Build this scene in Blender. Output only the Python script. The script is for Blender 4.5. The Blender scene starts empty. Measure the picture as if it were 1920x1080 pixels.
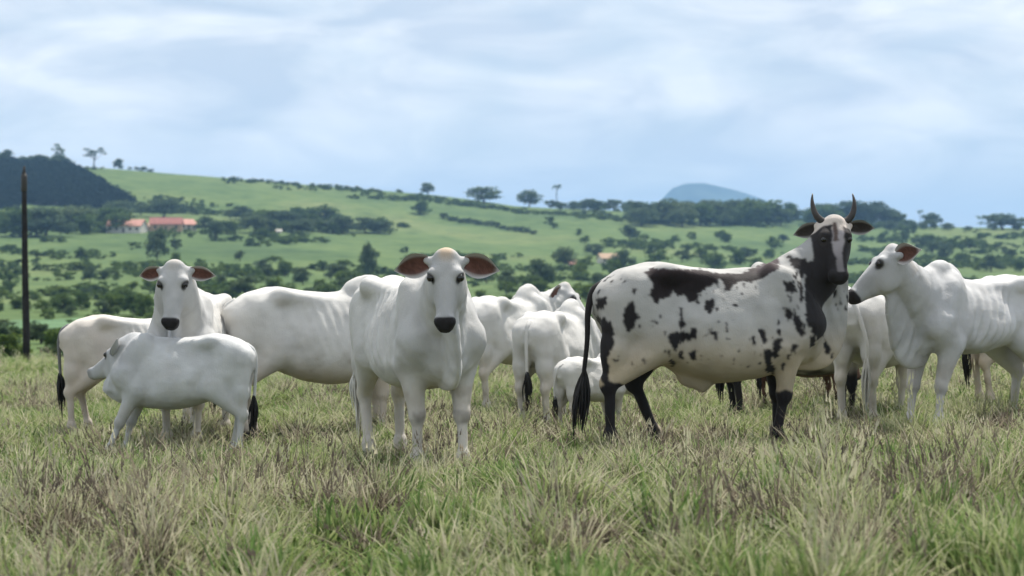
import bpy, math, random
import numpy as np
from mathutils import Vector, Matrix, Euler

sc = bpy.context.scene
C = sc.collection
PI = math.pi
R = math.radians
random.seed(7)
rng = np.random.default_rng(7)

# ------------------------------------------------------------------ camera, sky, sun, exposure
F = 3733.0            # focal length in photo pixels (1920 wide): 70 mm on a 36 mm sensor
CAM_H = 1.35
HOR = 550.0           # photo row of the horizontal
cd = bpy.data.cameras.new('camera'); cam = bpy.data.objects.new('camera', cd); C.objects.link(cam)
cam.location = (0, 0, CAM_H); cam.rotation_euler = (R(90), 0, 0)
cd.lens = 70; cd.sensor_width = 36; cd.clip_start = .1; cd.clip_end = 40000
cd.shift_y = (HOR - 540.0) / 1920.0
cd.dof.use_dof = True; cd.dof.focus_distance = 15.6; cd.dof.aperture_fstop = 2.7
sc.camera = cam

SUN_EL, SUN_AZ = 62.0, 28.0      # azimuth measured from +Y (away from the camera) towards +X
sl = bpy.data.lights.new('sun', 'SUN'); sun = bpy.data.objects.new('sun', sl); C.objects.link(sun)
sl.energy = 4.7; sl.angle = R(0.5); sl.color = (1.0, .955, .88)
sd = Vector((math.cos(R(SUN_EL)) * math.sin(R(SUN_AZ)), math.cos(R(SUN_EL)) * math.cos(R(SUN_AZ)), math.sin(R(SUN_EL))))
sun.rotation_euler = sd.to_track_quat('Z', 'Y').to_euler()
sun.location = (20, 20, 60)

w = bpy.data.worlds.new('World'); sc.world = w; w.use_nodes = True
nt = w.node_tree; nt.nodes.clear(); N = nt.nodes.new; L = nt.links.new
out = N('ShaderNodeOutputWorld'); bg = N('ShaderNodeBackground')
sky = N('ShaderNodeTexSky'); sky.sky_type = 'NISHITA'; sky.sun_disc = False
sky.sun_elevation = R(SUN_EL); sky.sun_rotation = R(SUN_AZ); sky.dust_density = .6; sky.ozone_density = 1.4
tc = N('ShaderNodeTexCoord'); mp = N('ShaderNodeMapping'); mp.inputs['Scale'].default_value = (9.5, 9.5, 27)
mp.inputs['Location'].default_value = (3.1, 1.7, .35)
n1 = N('ShaderNodeTexNoise'); n1.inputs['Scale'].default_value = 1.25; n1.inputs['Detail'].default_value = 8; n1.inputs['Roughness'].default_value = .5
n1.inputs['Distortion'].default_value = .25
r1 = N('ShaderNodeValToRGB'); r1.color_ramp.interpolation = 'EASE'
r1.color_ramp.elements[0].position = .30; r1.color_ramp.elements[0].color = (.62, .62, .62, 1)
r1.color_ramp.elements[1].position = .66; r1.color_ramp.elements[1].color = (1, 1, 1, 1)
mp2 = N('ShaderNodeMapping'); mp2.inputs['Scale'].default_value = (8, 8, 24); mp2.inputs['Location'].default_value = (9.3, 4.2, 1.1)
n2 = N('ShaderNodeTexNoise'); n2.inputs['Scale'].default_value = 1.5; n2.inputs['Detail'].default_value = 7; n2.inputs['Roughness'].default_value = .5; n2.inputs['Distortion'].default_value = .6
r2 = N('ShaderNodeValToRGB')
r2.color_ramp.elements[0].position = .36; r2.color_ramp.elements[0].color = (7.5, 8.05, 8.85, 1)      # grey-blue cloud bases
r2.color_ramp.elements[1].position = .62; r2.color_ramp.elements[1].color = (11.9, 11.8, 11.6, 1)     # white cloud
mix = N('ShaderNodeMix'); mix.data_type = 'RGBA'
L(tc.outputs['Generated'], mp.inputs['Vector']); L(mp.outputs[0], n1.inputs['Vector']); L(n1.outputs['Fac'], r1.inputs[0])
L(tc.outputs['Generated'], mp2.inputs['Vector']); L(mp2.outputs[0], n2.inputs['Vector']); L(n2.outputs['Fac'], r2.inputs[0])
L(r1.outputs[0], mix.inputs['Factor']); L(sky.outputs[0], mix.inputs[6]); L(r2.outputs[0], mix.inputs[7])
sx = N('ShaderNodeSeparateXYZ'); L(tc.outputs['Generated'], sx.inputs[0])
hz = N('ShaderNodeMapRange'); hz.interpolation_type = 'SMOOTHSTEP'; hz.inputs[1].default_value = .105; hz.inputs[2].default_value = .0; hz.inputs[3].default_value = 0; hz.inputs[4].default_value = .85
L(sx.outputs['Z'], hz.inputs[0])
pale = N('ShaderNodeMix'); pale.data_type = 'RGBA'; L(hz.outputs[0], pale.inputs['Factor']); L(mix.outputs[2], pale.inputs[6]); pale.inputs[7].default_value = (11.0, 11.5, 12.1, 1)
L(pale.outputs[2], bg.inputs['Color']); bg.inputs['Strength'].default_value = .079
L(bg.outputs[0], out.inputs['Surface'])

sc.view_settings.view_transform = 'Standard'; sc.view_settings.look = 'None'
sc.view_settings.exposure = 0.46; sc.view_settings.gamma = 1.0; sc.view_settings.use_curve_mapping = False
sc.render.engine = 'CYCLES'
sc.cycles.max_bounces = 6; sc.cycles.diffuse_bounces = 3; sc.cycles.transmission_bounces = 3
sc.cycles.volume_bounces = 0; sc.cycles.transparent_max_bounces = 6
sc.cycles.use_denoising = True

# ------------------------------------------------------------------ helpers
def tag(o, label=None, cat=None, group=None, kind=None):
    if label: o['label'] = label
    if cat: o['category'] = cat
    if group: o['group'] = group
    if kind: o['kind'] = kind
    return o

def empty(name, loc, rz=0):
    o = bpy.data.objects.new(name, None); C.objects.link(o)
    o.location = loc; o.rotation_euler = (0, 0, rz); o.empty_display_size = .2
    return o

def link(name, me, parent=None):
    o = bpy.data.objects.new(name, me); C.objects.link(o)
    if parent: o.parent = parent
    return o

def mesh(name, V, Fc, mat, smooth=True, col=None, midx=None):
    me = bpy.data.meshes.new(name)
    V = np.asarray(V, dtype=np.float32)
    if isinstance(Fc, np.ndarray):
        k = Fc.shape[1]; n = len(Fc)
        me.vertices.add(len(V)); me.vertices.foreach_set('co', V.ravel())
        me.loops.add(n * k); me.loops.foreach_set('vertex_index', Fc.astype(np.int32).ravel())
        me.polygons.add(n); me.polygons.foreach_set('loop_start', np.arange(0, n * k, k, dtype=np.int32))
        me.update(calc_edges=True); me.validate()
    else:
        me.from_pydata([tuple(map(float, v)) for v in V], [], Fc); me.update()
    for m in (mat if isinstance(mat, (list, tuple)) else [mat]): me.materials.append(m)
    if midx is not None: me.polygons.foreach_set('material_index', np.asarray(midx, dtype=np.int32))
    me.polygons.foreach_set('use_smooth', np.full(len(me.polygons), smooth))
    if col is not None:
        a = me.color_attributes.new('coat', 'FLOAT_COLOR', 'POINT')
        cc = np.ones((len(V), 4), dtype=np.float32); cc[:, :3] = col
        a.data.foreach_set('color', cc.ravel())
    return me

def vnoise(P, f, seed=0):
    """smooth value noise in [-1,1] at points P (n,3)"""
    P = np.asarray(P, dtype=np.float64) * f + seed * 17.31
    i = np.floor(P).astype(np.int64); t = P - i; t = t * t * (3 - 2 * t)
    def h(a, b, c):
        q = (a * 374761393 + b * 668265263 + c * 2147483647 + seed * 1442695) & 0xffffffff
        q = ((q ^ (q >> 13)) * 1274126177) & 0xffffffff
        return ((q ^ (q >> 16)) & 0xffff) / 32767.5 - 1
    r = 0
    for dx in (0, 1):
        for dy in (0, 1):
            for dz in (0, 1):
                ww = (t[:, 0] if dx else 1 - t[:, 0]) * (t[:, 1] if dy else 1 - t[:, 1]) * (t[:, 2] if dz else 1 - t[:, 2])
                r = r + ww * h(i[:, 0] + dx, i[:, 1] + dy, i[:, 2] + dz)
    return r

def fbm(P, f, seed=0, o=3):
    r = 0; a = 1; s = 0
    for k in range(o):
        r = r + a * vnoise(P, f * 2 ** k, seed + k); s += a; a *= .5
    return r / s

def sstep(a, b, x):
    t = np.clip((x - a) / (b - a), 0, 1); return t * t * (3 - 2 * t)

# ------------------------------------------------------------------ materials
def new_mat(name, rough=.8, spec=.25):
    m = bpy.data.materials.new(name); m.use_nodes = True
    b = m.node_tree.nodes['Principled BSDF']; b.inputs['Roughness'].default_value = rough
    b.inputs['Specular IOR Level'].default_value = spec
    return m, m.node_tree, b

def flat_mat(name, c, rough=.7, spec=.3, var=.12, scale=8):
    m, t, b = new_mat(name, rough, spec)
    tc = t.nodes.new('ShaderNodeTexCoord'); n = t.nodes.new('ShaderNodeTexNoise'); n.inputs['Scale'].default_value = scale; n.inputs['Detail'].default_value = 4
    r = t.nodes.new('ShaderNodeValToRGB')
    r.color_ramp.elements[0].position = .3; r.color_ramp.elements[1].position = .7
    r.color_ramp.elements[0].color = tuple(x * (1 - var) for x in c) + (1,); r.color_ramp.elements[1].color = tuple(min(1, x * (1 + var)) for x in c) + (1,)
    t.links.new(tc.outputs['Object'], n.inputs['Vector']); t.links.new(n.outputs['Fac'], r.inputs[0]); t.links.new(r.outputs[0], b.inputs['Base Color'])
    return m

def coat_mat():
    m, t, b = new_mat('coat', .72, .22)
    at = t.nodes.new('ShaderNodeAttribute'); at.attribute_name = 'coat'
    tc = t.nodes.new('ShaderNodeTexCoord')
    n = t.nodes.new('ShaderNodeTexNoise'); n.inputs['Scale'].default_value = 5; n.inputs['Detail'].default_value = 6
    mr = t.nodes.new('ShaderNodeMapRange'); mr.inputs[1].default_value = .25; mr.inputs[2].default_value = .75; mr.inputs[3].default_value = .82; mr.inputs[4].default_value = 1.08
    mx = t.nodes.new('ShaderNodeMix'); mx.data_type = 'RGBA'; mx.blend_type = 'MULTIPLY'; mx.inputs['Factor'].default_value = 1
    t.links.new(tc.outputs['Object'], n.inputs['Vector']); t.links.new(n.outputs['Fac'], mr.inputs[0])
    t.links.new(at.outputs['Color'], mx.inputs[6]); t.links.new(mr.outputs[0], mx.inputs[7]); t.links.new(mx.outputs[2], b.inputs['Base Color'])
    mp = t.nodes.new('ShaderNodeMapping'); mp.inputs['Scale'].default_value = (30, 60, 14)
    n2 = t.nodes.new('ShaderNodeTexNoise'); n2.inputs['Scale'].default_value = 3; n2.inputs['Detail'].default_value = 3
    bp = t.nodes.new('ShaderNodeBump'); bp.inputs['Strength'].default_value = .5; bp.inputs['Distance'].default_value = .008
    t.links.new(tc.outputs['Object'], mp.inputs['Vector']); t.links.new(mp.outputs[0], n2.inputs['Vector'])
    t.links.new(n2.outputs['Fac'], bp.inputs['Height']); t.links.new(bp.outputs[0], b.inputs['Normal'])
    b.inputs['Sheen Weight'].default_value = .05; b.inputs['Sheen Roughness'].default_value = .5
    return m
COAT = coat_mat()
EYE = flat_mat('eye_dark', (.008, .006, .005), .12, .6, .1)
HORN = flat_mat('horn_dark', (.035, .03, .027), .45, .4, .5, 14)
HAIR = flat_mat('black_hair', (.012, .011, .011), .6, .3, .3)
HAIRW = flat_mat('pale_hair', (.55, .53, .49), .7, .2, .2)

# ------------------------------------------------------------------ terrain
DT = np.array([0, 9, 30, 45, 80, 150, 250, 400, 600, 900, 1150, 1400], dtype=float)
YL = np.array([0, 0, 714, 694, 676, 640, 606, 568, 512, 440, 392, 0.])
YM = np.array([0, 0, 714, 694, 670, 635, 608, 572, 528, 468, 424, 0.])
YR = np.array([0, 0, 712, 698, 676, 652, 628, 598, 556, 498, 456, 0.])
RPX = np.array([-2500, -600, 0, 130, 300, 480, 640, 800, 960, 1100, 1240, 1440, 1640, 1920, 2600, 4500], dtype=float)
RY = np.array([330, 300, 302, 308, 319, 331, 346, 362, 385, 392, 400, 410, 424, 430, 425, 400], dtype=float)

def terrain(X, D):
    """ground height at world x = X, y = D (a plain height field)"""
    X = np.asarray(X, dtype=float); D = np.asarray(D, dtype=float)
    d = np.sqrt(X * X + D * D); dd = np.where(D > 0, np.maximum(D, d * .35), d * .35)
    px = 960 + F * np.clip(np.where(D > 1e-3, X / np.maximum(dd, 1e-3), np.sign(X)), -.9, .9)
    px = np.where(D > 0, px, np.clip(px, -2500, 4500))
    wl = sstep(1000, 300, px); wr = sstep(1000, 1700, px); wm = 1 - wl - wr
    ry = np.interp(px, RPX, RY)
    zs = []
    for Y in (YL, YM, YR):
        z = CAM_H - (Y - HOR) / F * DT; z[0:2] = 0
        zs.append(z)
    zr = CAM_H - (ry - HOR) / F * 1400
    def prof(z):
        zi = np.interp(dd, DT[:-1], z[:-1])
        k = sstep(0, 1, (dd - 1150) / 250.)
        return np.where(dd > 1150, z[-2] + (zr - z[-2]) * np.clip((dd - 1150) / 250., 0, 1) ** .8, zi)
    z = wl * prof(zs[0]) + wm * prof(zs[1]) + wr * prof(zs[2])
    z = np.where(dd > 1400, zr + (-35 - zr) * sstep(1400, 2600, dd), z)
    tilt = .04 * np.clip(X, -9, 9) * sstep(70, 25, dd)
    P = np.stack([X.ravel(), D.ravel(), np.zeros(X.size)], 1)
    amp = np.interp(d.ravel(), [0, 30, 100, 400, 1500, 3000], [.05, .07, .2, 1.2, 3.0, 3.0])
    frq = .25
    b = (vnoise(P, .35, 3) * np.minimum(amp, .06) + vnoise(P, .02, 5) * np.clip(amp - .1, 0, .8) + vnoise(P, .0045, 6) * np.clip(amp - .8, 0, 3)).reshape(X.shape)
    return z + tilt + b

def gz(x, y): return float(terrain(np.array([x]), np.array([y]))[0])

az = np.concatenate([np.linspace(-180, -40, 29), np.linspace(-38, -18, 22), np.linspace(-17.8, 17.8, 260), np.linspace(18, 38, 22), np.linspace(40, 178, 28)])
ds = np.concatenate([[.5], np.geomspace(2, 60, 110), np.geomspace(62, 1500, 170), np.geomspace(1550, 11500, 26)])
A, Dg = np.meshgrid(np.radians(az), ds, indexing='ij')
X = np.sin(A) * Dg; Y = np.cos(A) * Dg; Z = terrain(X, Y)
na, nd = X.shape
V = np.stack([X.ravel(), Y.ravel(), Z.ravel()], 1)
ii, jj = np.meshgrid(np.arange(na), np.arange(nd - 1), indexing='ij'); i2 = (ii + 1) % na
Fq = np.stack([ii * nd + jj, ii * nd + jj + 1, i2 * nd + jj + 1, i2 * nd + jj], -1).reshape(-1, 4)
Fq = Fq[:, ::-1]

def terrain_mat():
    m, t, b = new_mat('pasture_ground', .95, .1)
    Nn = t.nodes.new; Ln = t.links.new
    g = Nn('ShaderNodeNewGeometry'); 
    def noise(scale, det=5, rough=.55, sv=(1, 1, 1)):
        mp = Nn('ShaderNodeMapping'); mp.inputs['Scale'].default_value = sv
        n = Nn('ShaderNodeTexNoise'); n.inputs['Scale'].default_value = scale; n.inputs['Detail'].default_value = det; n.inputs['Roughness'].default_value = rough
        Ln(g.outputs['Position'], mp.inputs[0]); Ln(mp.outputs[0], n.inputs['Vector']); return n
    def ramp(n, st):
        r = Nn('ShaderNodeValToRGB'); e = r.color_ramp.elements
        while len(e) < len(st): e.new(.5)
        for k, (p, c) in enumerate(st): e[k].position = p; e[k].color = c + (1,)
        Ln(n.outputs['Fac'], r.inputs[0]); return r
    big = ramp(noise(.010, 6, .55, (1, .6, 1)), [(.30, (.056, .094, .036)), (.43, (.080, .124, .042)), (.56, (.102, .146, .050)), (.72, (.145, .170, .068))])
    med = ramp(noise(.09, 7, .65), [(.30, (.38, .46, .42)), (.44, (.8, .86, .8)), (.56, (1.05, 1.03, 1)), (.72, (1.3, 1.22, 1.15))])
    m1 = Nn('ShaderNodeMix'); m1.data_type = 'RGBA'; m1.blend_type = 'MULTIPLY'; m1.inputs['Factor'].default_value = .85
    Ln(big.outputs[0], m1.inputs[6]); Ln(med.outputs[0], m1.inputs[7])
    near = ramp(noise(2.2, 6, .6), [(.3, (.06, .05, .03)), (.5, (.11, .10, .055)), (.7, (.17, .15, .085))])
    sep = Nn('ShaderNodeVectorMath'); sep.operation = 'LENGTH'; Ln(g.outputs['Position'], sep.inputs[0])
    mr = Nn('ShaderNodeMapRange'); mr.inputs[1].default_value = 35; mr.inputs[2].default_value = 110; Ln(sep.outputs['Value'], mr.inputs[0])
    m2 = Nn('ShaderNodeMix'); m2.data_type = 'RGBA'; Ln(mr.outputs[0], m2.inputs['Factor']); Ln(near.outputs[0], m2.inputs[6]); Ln(m1.outputs[2], m2.inputs[7])
    Ln(m2.outputs[2], b.inputs['Base Color'])
    bp = Nn('ShaderNodeBump'); bp.inputs['Strength'].default_value = .6; bp.inputs['Distance'].default_value = .6
    Ln(noise(.5, 4).outputs['Fac'], bp.inputs['Height']); Ln(bp.outputs[0], b.inputs['Normal'])
    return m
ground = link('ground', mesh('ground', V, Fq, terrain_mat()))
tag(ground, kind='structure')

def at(px, d):
    x = (px - 960) / F * d; return x, d, gz(x, d)

_D = np.concatenate([np.geomspace(28, 60, 40), np.geomspace(61, 1399, 500)])
def on_ground(px, py):
    """the first point of the ground met by the line of sight through photo pixel px, py"""
    x = (px - 960) / F * _D; z = terrain(x, _D)
    y = HOR - (z - CAM_H) / _D * F
    k = np.nonzero(y <= py)[0]
    d = _D[k[0]] if len(k) else 1395.
    return (px - 960) / F * d, d

# pieces of ground with a cover of their own
def sheet(name, pix, mat, lift, n=26):
    ctr = []
    P = [on_ground(*p) for p in pix]
    P = np.array(P)
    # polygon filled by a fine grid draped on the ground
    lo, hi = P.min(0), P.max(0)
    gx = np.linspace(lo[0], hi[0], 60); gy = np.linspace(lo[1], hi[1], 60)
    GX, GY = np.meshgrid(gx, gy, indexing='ij')
    cx = (GX[:-1, :-1] + GX[1:, 1:]) / 2; cy = (GY[:-1, :-1] + GY[1:, 1:]) / 2
    ins = inpoly(np.stack([cx.ravel(), cy.ravel()], 1), P).reshape(cx.shape)
    V = np.stack([GX.ravel(), GY.ravel(), (terrain(GX, GY) + lift).ravel()], 1)
    i, j = np.nonzero(ins)
    Fc = np.stack([i * 60 + j, (i + 1) * 60 + j, (i + 1) * 60 + j + 1, i * 60 + j + 1], 1)
    return link(name, mesh(name, V, Fc, mat))

def inpoly(P, poly):
    poly = np.asarray(poly, float); r = np.zeros(len(P), bool); j = len(poly) - 1
    for i in range(len(poly)):
        a, b = poly[i], poly[j]
        if a[1] != b[1]:
            c = ((a[1] > P[:, 1]) != (b[1] > P[:, 1])) & (P[:, 0] < (b[0] - a[0]) * (P[:, 1] - a[1]) / (b[1] - a[1]) + a[0])
            r ^= c
        j = i
    return r

# distant blue mountain
def mountain():
    d0 = 8500.
    prof_px = [1150, 1215, 1240, 1262, 1285, 1320, 1350, 1385, 1420, 1460, 1520, 1600]
    prof_y = [445, 405, 374, 352, 344, 343, 350, 358, 370, 385, 408, 440]
    xs = np.linspace(1150, 1600, 90); ys = np.interp(xs, prof_px, prof_y)
    Xw = (xs - 960) / F * d0; H = CAM_H + (HOR - ys) / F * d0
    vs = np.linspace(-1, 1, 31)
    V = []
    for k, v in enumerate(vs):
        fall = max(0, 1 - abs(v) ** 1.4)
        for x, h in zip(Xw, H):
            V.append((x, d0 + v * 1200, -40 + (h + 40) * fall))
    V = np.array(V); V[:, 2] += vnoise(V, .006, 9) * 14 * (V[:, 2] > 0) * (np.abs(V[:, 1] - d0) > 60)
    n = len(xs); f = [(a * n + b, a * n + b + 1, (a + 1) * n + b + 1, (a + 1) * n + b) for a in range(30) for b in range(n - 1)]
    o = link('mountain', mesh('mountain', V, np.array(f), flat_mat('mountain_scrub', (.06, .075, .05), .95, .05, .4, .01)))
    tag(o, kind='structure')
mountain()

# ------------------------------------------------------------------ implicit-surface animal bodies
class Field:
    def __init__(s, lo, hi, h):
        s.lo = np.array(lo, dtype=np.float32); s.h = h
        s.n = np.ceil((np.array(hi) - s.lo) / h).astype(int) + 1
        s.ax = [(s.lo[k] + h * np.arange(s.n[k])).astype(np.float32) for k in range(3)]
        s.v = np.full(tuple(s.n), 1.0, dtype=np.float32)
    def box(s, lo, hi):
        a = [max(0, int((lo[k] - s.lo[k]) / s.h)) for k in range(3)]
        b = [min(int(s.n[k]), int((hi[k] - s.lo[k]) / s.h) + 2) for k in range(3)]
        sl = tuple(slice(a[k], b[k]) for k in range(3))
        return sl, s.ax[0][sl[0]][:, None, None], s.ax[1][sl[1]][None, :, None], s.ax[2][sl[2]][None, None, :]
    def add(s, fn, lo, hi, k=.05, sub=False):
        m = k + .03
        sl, x, y, z = s.box([lo[i] - m for i in range(3)], [hi[i] + m for i in range(3)])
        a = s.v[sl]
        if a.size == 0: return
        b = fn(x, y, z).astype(np.float32)
        if sub:
            b = -b; h = np.maximum(k - np.abs(a - b), 0) / k; s.v[sl] = np.maximum(a, b) + h * h * k * .25
        else:
            h = np.maximum(k - np.abs(a - b), 0) / k; s.v[sl] = np.minimum(a, b) - h * h * k * .25
    def ell(s, c, r, M=None, k=.05, sub=False):
        c = np.array(c, float); r = np.array(r, float); rm = r.max()
        def fn(x, y, z):
            x = x - c[0]; y = y - c[1]; z = z - c[2]
            if M is not None:
                x, y, z = (M[i][0] * x + M[i][1] * y + M[i][2] * z for i in range(3))
            x2, y2, z2 = x * x, y * y, z * z
            k0 = np.sqrt(x2 / r[0] ** 2 + y2 / r[1] ** 2 + z2 / r[2] ** 2)
            k1 = np.sqrt(x2 / r[0] ** 4 + y2 / r[1] ** 4 + z2 / r[2] ** 4) + 1e-6
            return k0 * (k0 - 1) / k1
        e = r if M is None else np.array([rm] * 3)
        s.add(fn, c - e, c + e, k, sub)
    def seg(s, a, b, ra, rb, side=None, q=1., k=.04):
        """tapered capsule; q > 1 flattens it along the unit vector side"""
        a = np.array(a, float); b = np.array(b, float)
        sd = None if side is None else np.array(side, float) / np.linalg.norm(side)
        def st(p): return p if sd is None else p + (q - 1) * (p @ sd) * sd
        ba = st(b - a); L2 = max(ba @ ba, 1e-9)
        def fn(x, y, z):
            x = x - a[0]; y = y - a[1]; z = z - a[2]
            if sd is not None:
                w = (q - 1) * (x * sd[0] + y * sd[1] + z * sd[2])
                x = x + w * sd[0]; y = y + w * sd[1]; z = z + w * sd[2]
            t = np.clip((x * ba[0] + y * ba[1] + z * ba[2]) / L2, 0, 1)
            d = np.sqrt((x - t * ba[0]) ** 2 + (y - t * ba[1]) ** 2 + (z - t * ba[2]) ** 2)
            d = d - (ra + (rb - ra) * t)
            return d if sd is None else d / (1 + (q - 1) * .45)
        r = max(ra, rb)
        s.add(fn, np.minimum(a, b) - r, np.maximum(a, b) + r, k)
    def loft(s, o, f, l, u, T, Wd, Hi, Lo, n=2.3, taper=.2, k=.05):
        """body along f from o; tables over T of half width, top and bottom height along u"""
        tt = np.linspace(T[0], T[-1], 200)
        def sm(v):
            v = np.interp(tt, T, v); ker = np.hanning(23); ker /= ker.sum()
            return np.convolve(np.pad(v, 11, mode='edge'), ker, mode='valid')
        wt, hi, lo = sm(Wd), sm(Hi), sm(Lo)
        o, f, l, u = (np.array(q, float) for q in (o, f, l, u))
        pts = np.array([o + f * T[0], o + f * T[-1]])
        e = np.abs(l) * max(Wd) + np.abs(u) * max(max(np.abs(Hi)), max(np.abs(Lo)))
        def fn(x, y, z):
            x = x - o[0]; y = y - o[1]; z = z - o[2]
            t = x * f[0] + y * f[1] + z * f[2]; a = x * l[0] + y * l[1] + z * l[2]; b = x * u[0] + y * u[1] + z * u[2]
            W = np.interp(t, tt, wt).astype(np.float32); H = np.interp(t, tt, hi).astype(np.float32); Lw = np.interp(t, tt, lo).astype(np.float32)
            c = (H + Lw) / 2; h = np.maximum((H - Lw) / 2, .01)
            v = (b - c) / h
            W = np.maximum(W * (1 - taper * np.clip(v, -1, 1)), .01)
            kk = (np.abs(a / W) ** n + np.abs(v) ** n) ** (1 / n)
            d = (kk - 1) * np.minimum(W, h)
            return np.maximum(d, np.maximum(T[0] - t, t - T[-1]))
        s.add(fn, pts.min(0) - e, pts.max(0) + e, k)
    def polygonise(s):
        v = s.v; ins = v < 0
        cnt = np.zeros(tuple(s.n - 1), np.int8)
        cor = [(a, b, c) for a in (0, 1) for b in (0, 1) for c in (0, 1)]
        nx, ny, nz = s.n
        for a, b, c in cor: cnt += ins[a:nx - 1 + a, b:ny - 1 + b, c:nz - 1 + c]
        act = (cnt > 0) & (cnt < 8)
        I = np.argwhere(act); idx = np.full(act.shape, -1, np.int32); idx[act] = np.arange(len(I))
        vals = {q: v[I[:, 0] + q[0], I[:, 1] + q[1], I[:, 2] + q[2]] for q in cor}
        acc = np.zeros((len(I), 3)); num = np.zeros(len(I))
        for q in cor:
            for axn in range(3):
                if q[axn]: continue
                q2 = list(q); q2[axn] = 1; q2 = tuple(q2)
                a, b = vals[q], vals[q2]; cr = (a < 0) != (b < 0)
                t = np.where(cr, a / np.where(cr, a - b, 1), 0)
                p = np.array(q, float)[None, :].repeat(len(I), 0); p[:, axn] = t
                acc += p * cr[:, None]; num += cr
        V = (I + acc / num[:, None]) * s.h + s.lo
        Fs = []
        for axn in range(3):
            a0 = [slice(0, s.n[k]) for k in range(3)]; a1 = list(a0)
            a0[axn] = slice(0, s.n[axn] - 1); a1[axn] = slice(1, s.n[axn])
            e0, e1 = ins[tuple(a0)], ins[tuple(a1)]
            u, w = (axn + 1) % 3, (axn + 2) % 3
            E = np.argwhere(e0 != e1)
            ok = (E[:, u] > 0) & (E[:, w] > 0) & (E[:, u] < s.n[u] - 1) & (E[:, w] < s.n[w] - 1); E = E[ok]
            fl = e0[E[:, 0], E[:, 1], E[:, 2]]
            def cell(du, dw):
                q = E.copy(); q[:, u] -= du; q[:, w] -= dw; return idx[q[:, 0], q[:, 1], q[:, 2]]
            qd = np.stack([cell(1, 1), cell(0, 1), cell(0, 0), cell(1, 0)], 1)
            qd[~fl] = qd[~fl][:, ::-1]
            Fs.append(qd)
        return V, np.concatenate(Fs)

def unit(v): v = np.array(v, float); return v / np.linalg.norm(v)

def tube(path, rad, nseg=10, cap=True, squash=None):
    path = np.array(path, float); V = []; Fc = []
    n = len(path); a = None
    for i in range(n):
        t = unit(path[min(i + 1, n - 1)] - path[max(i - 1, 0)])
        if a is None: a = np.cross(t, (0.31, .85, .2) if abs(t[1]) < .8 else (1., 0, .1))
        a = unit(a - (a @ t) * t); b = np.cross(t, a)
        for k in range(nseg):
            q = 2 * PI * k / nseg; V.append(path[i] + rad[i] * (math.cos(q) * a + math.sin(q) * b))
    for i in range(n - 1):
        for k in range(nseg):
            k2 = (k + 1) % nseg
            Fc.append((i * nseg + k, i * nseg + k2, (i + 1) * nseg + k2, (i + 1) * nseg + k))
    if cap: Fc.append(tuple(range(nseg))[::-1]); Fc.append(tuple((n - 1) * nseg + k for k in range(nseg)))
    return V, Fc

def spline(pts, n):
    pts = np.array(pts, float); m = len(pts); out = []
    P = np.vstack([2 * pts[0] - pts[1], pts, 2 * pts[-1] - pts[-2]])
    for i in range(n):
        s = i / (n - 1) * (m - 1); k = min(int(s), m - 2); t = s - k
        p0, p1, p2, p3 = P[k], P[k + 1], P[k + 2], P[k + 3]
        out.append(.5 * (2 * p1 + (p2 - p0) * t + (2 * p0 - 5 * p1 + 4 * p2 - p3) * t * t + (3 * p1 - p0 - 3 * p2 + p3) * t ** 3))
    return np.array(out)

WHITE = np.array([.60, .588, .56]); GREY = np.array([.36, .365, .375]); TAN = np.array([.56, .43, .28]); BLK = np.array([.016, .014, .014])

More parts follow.
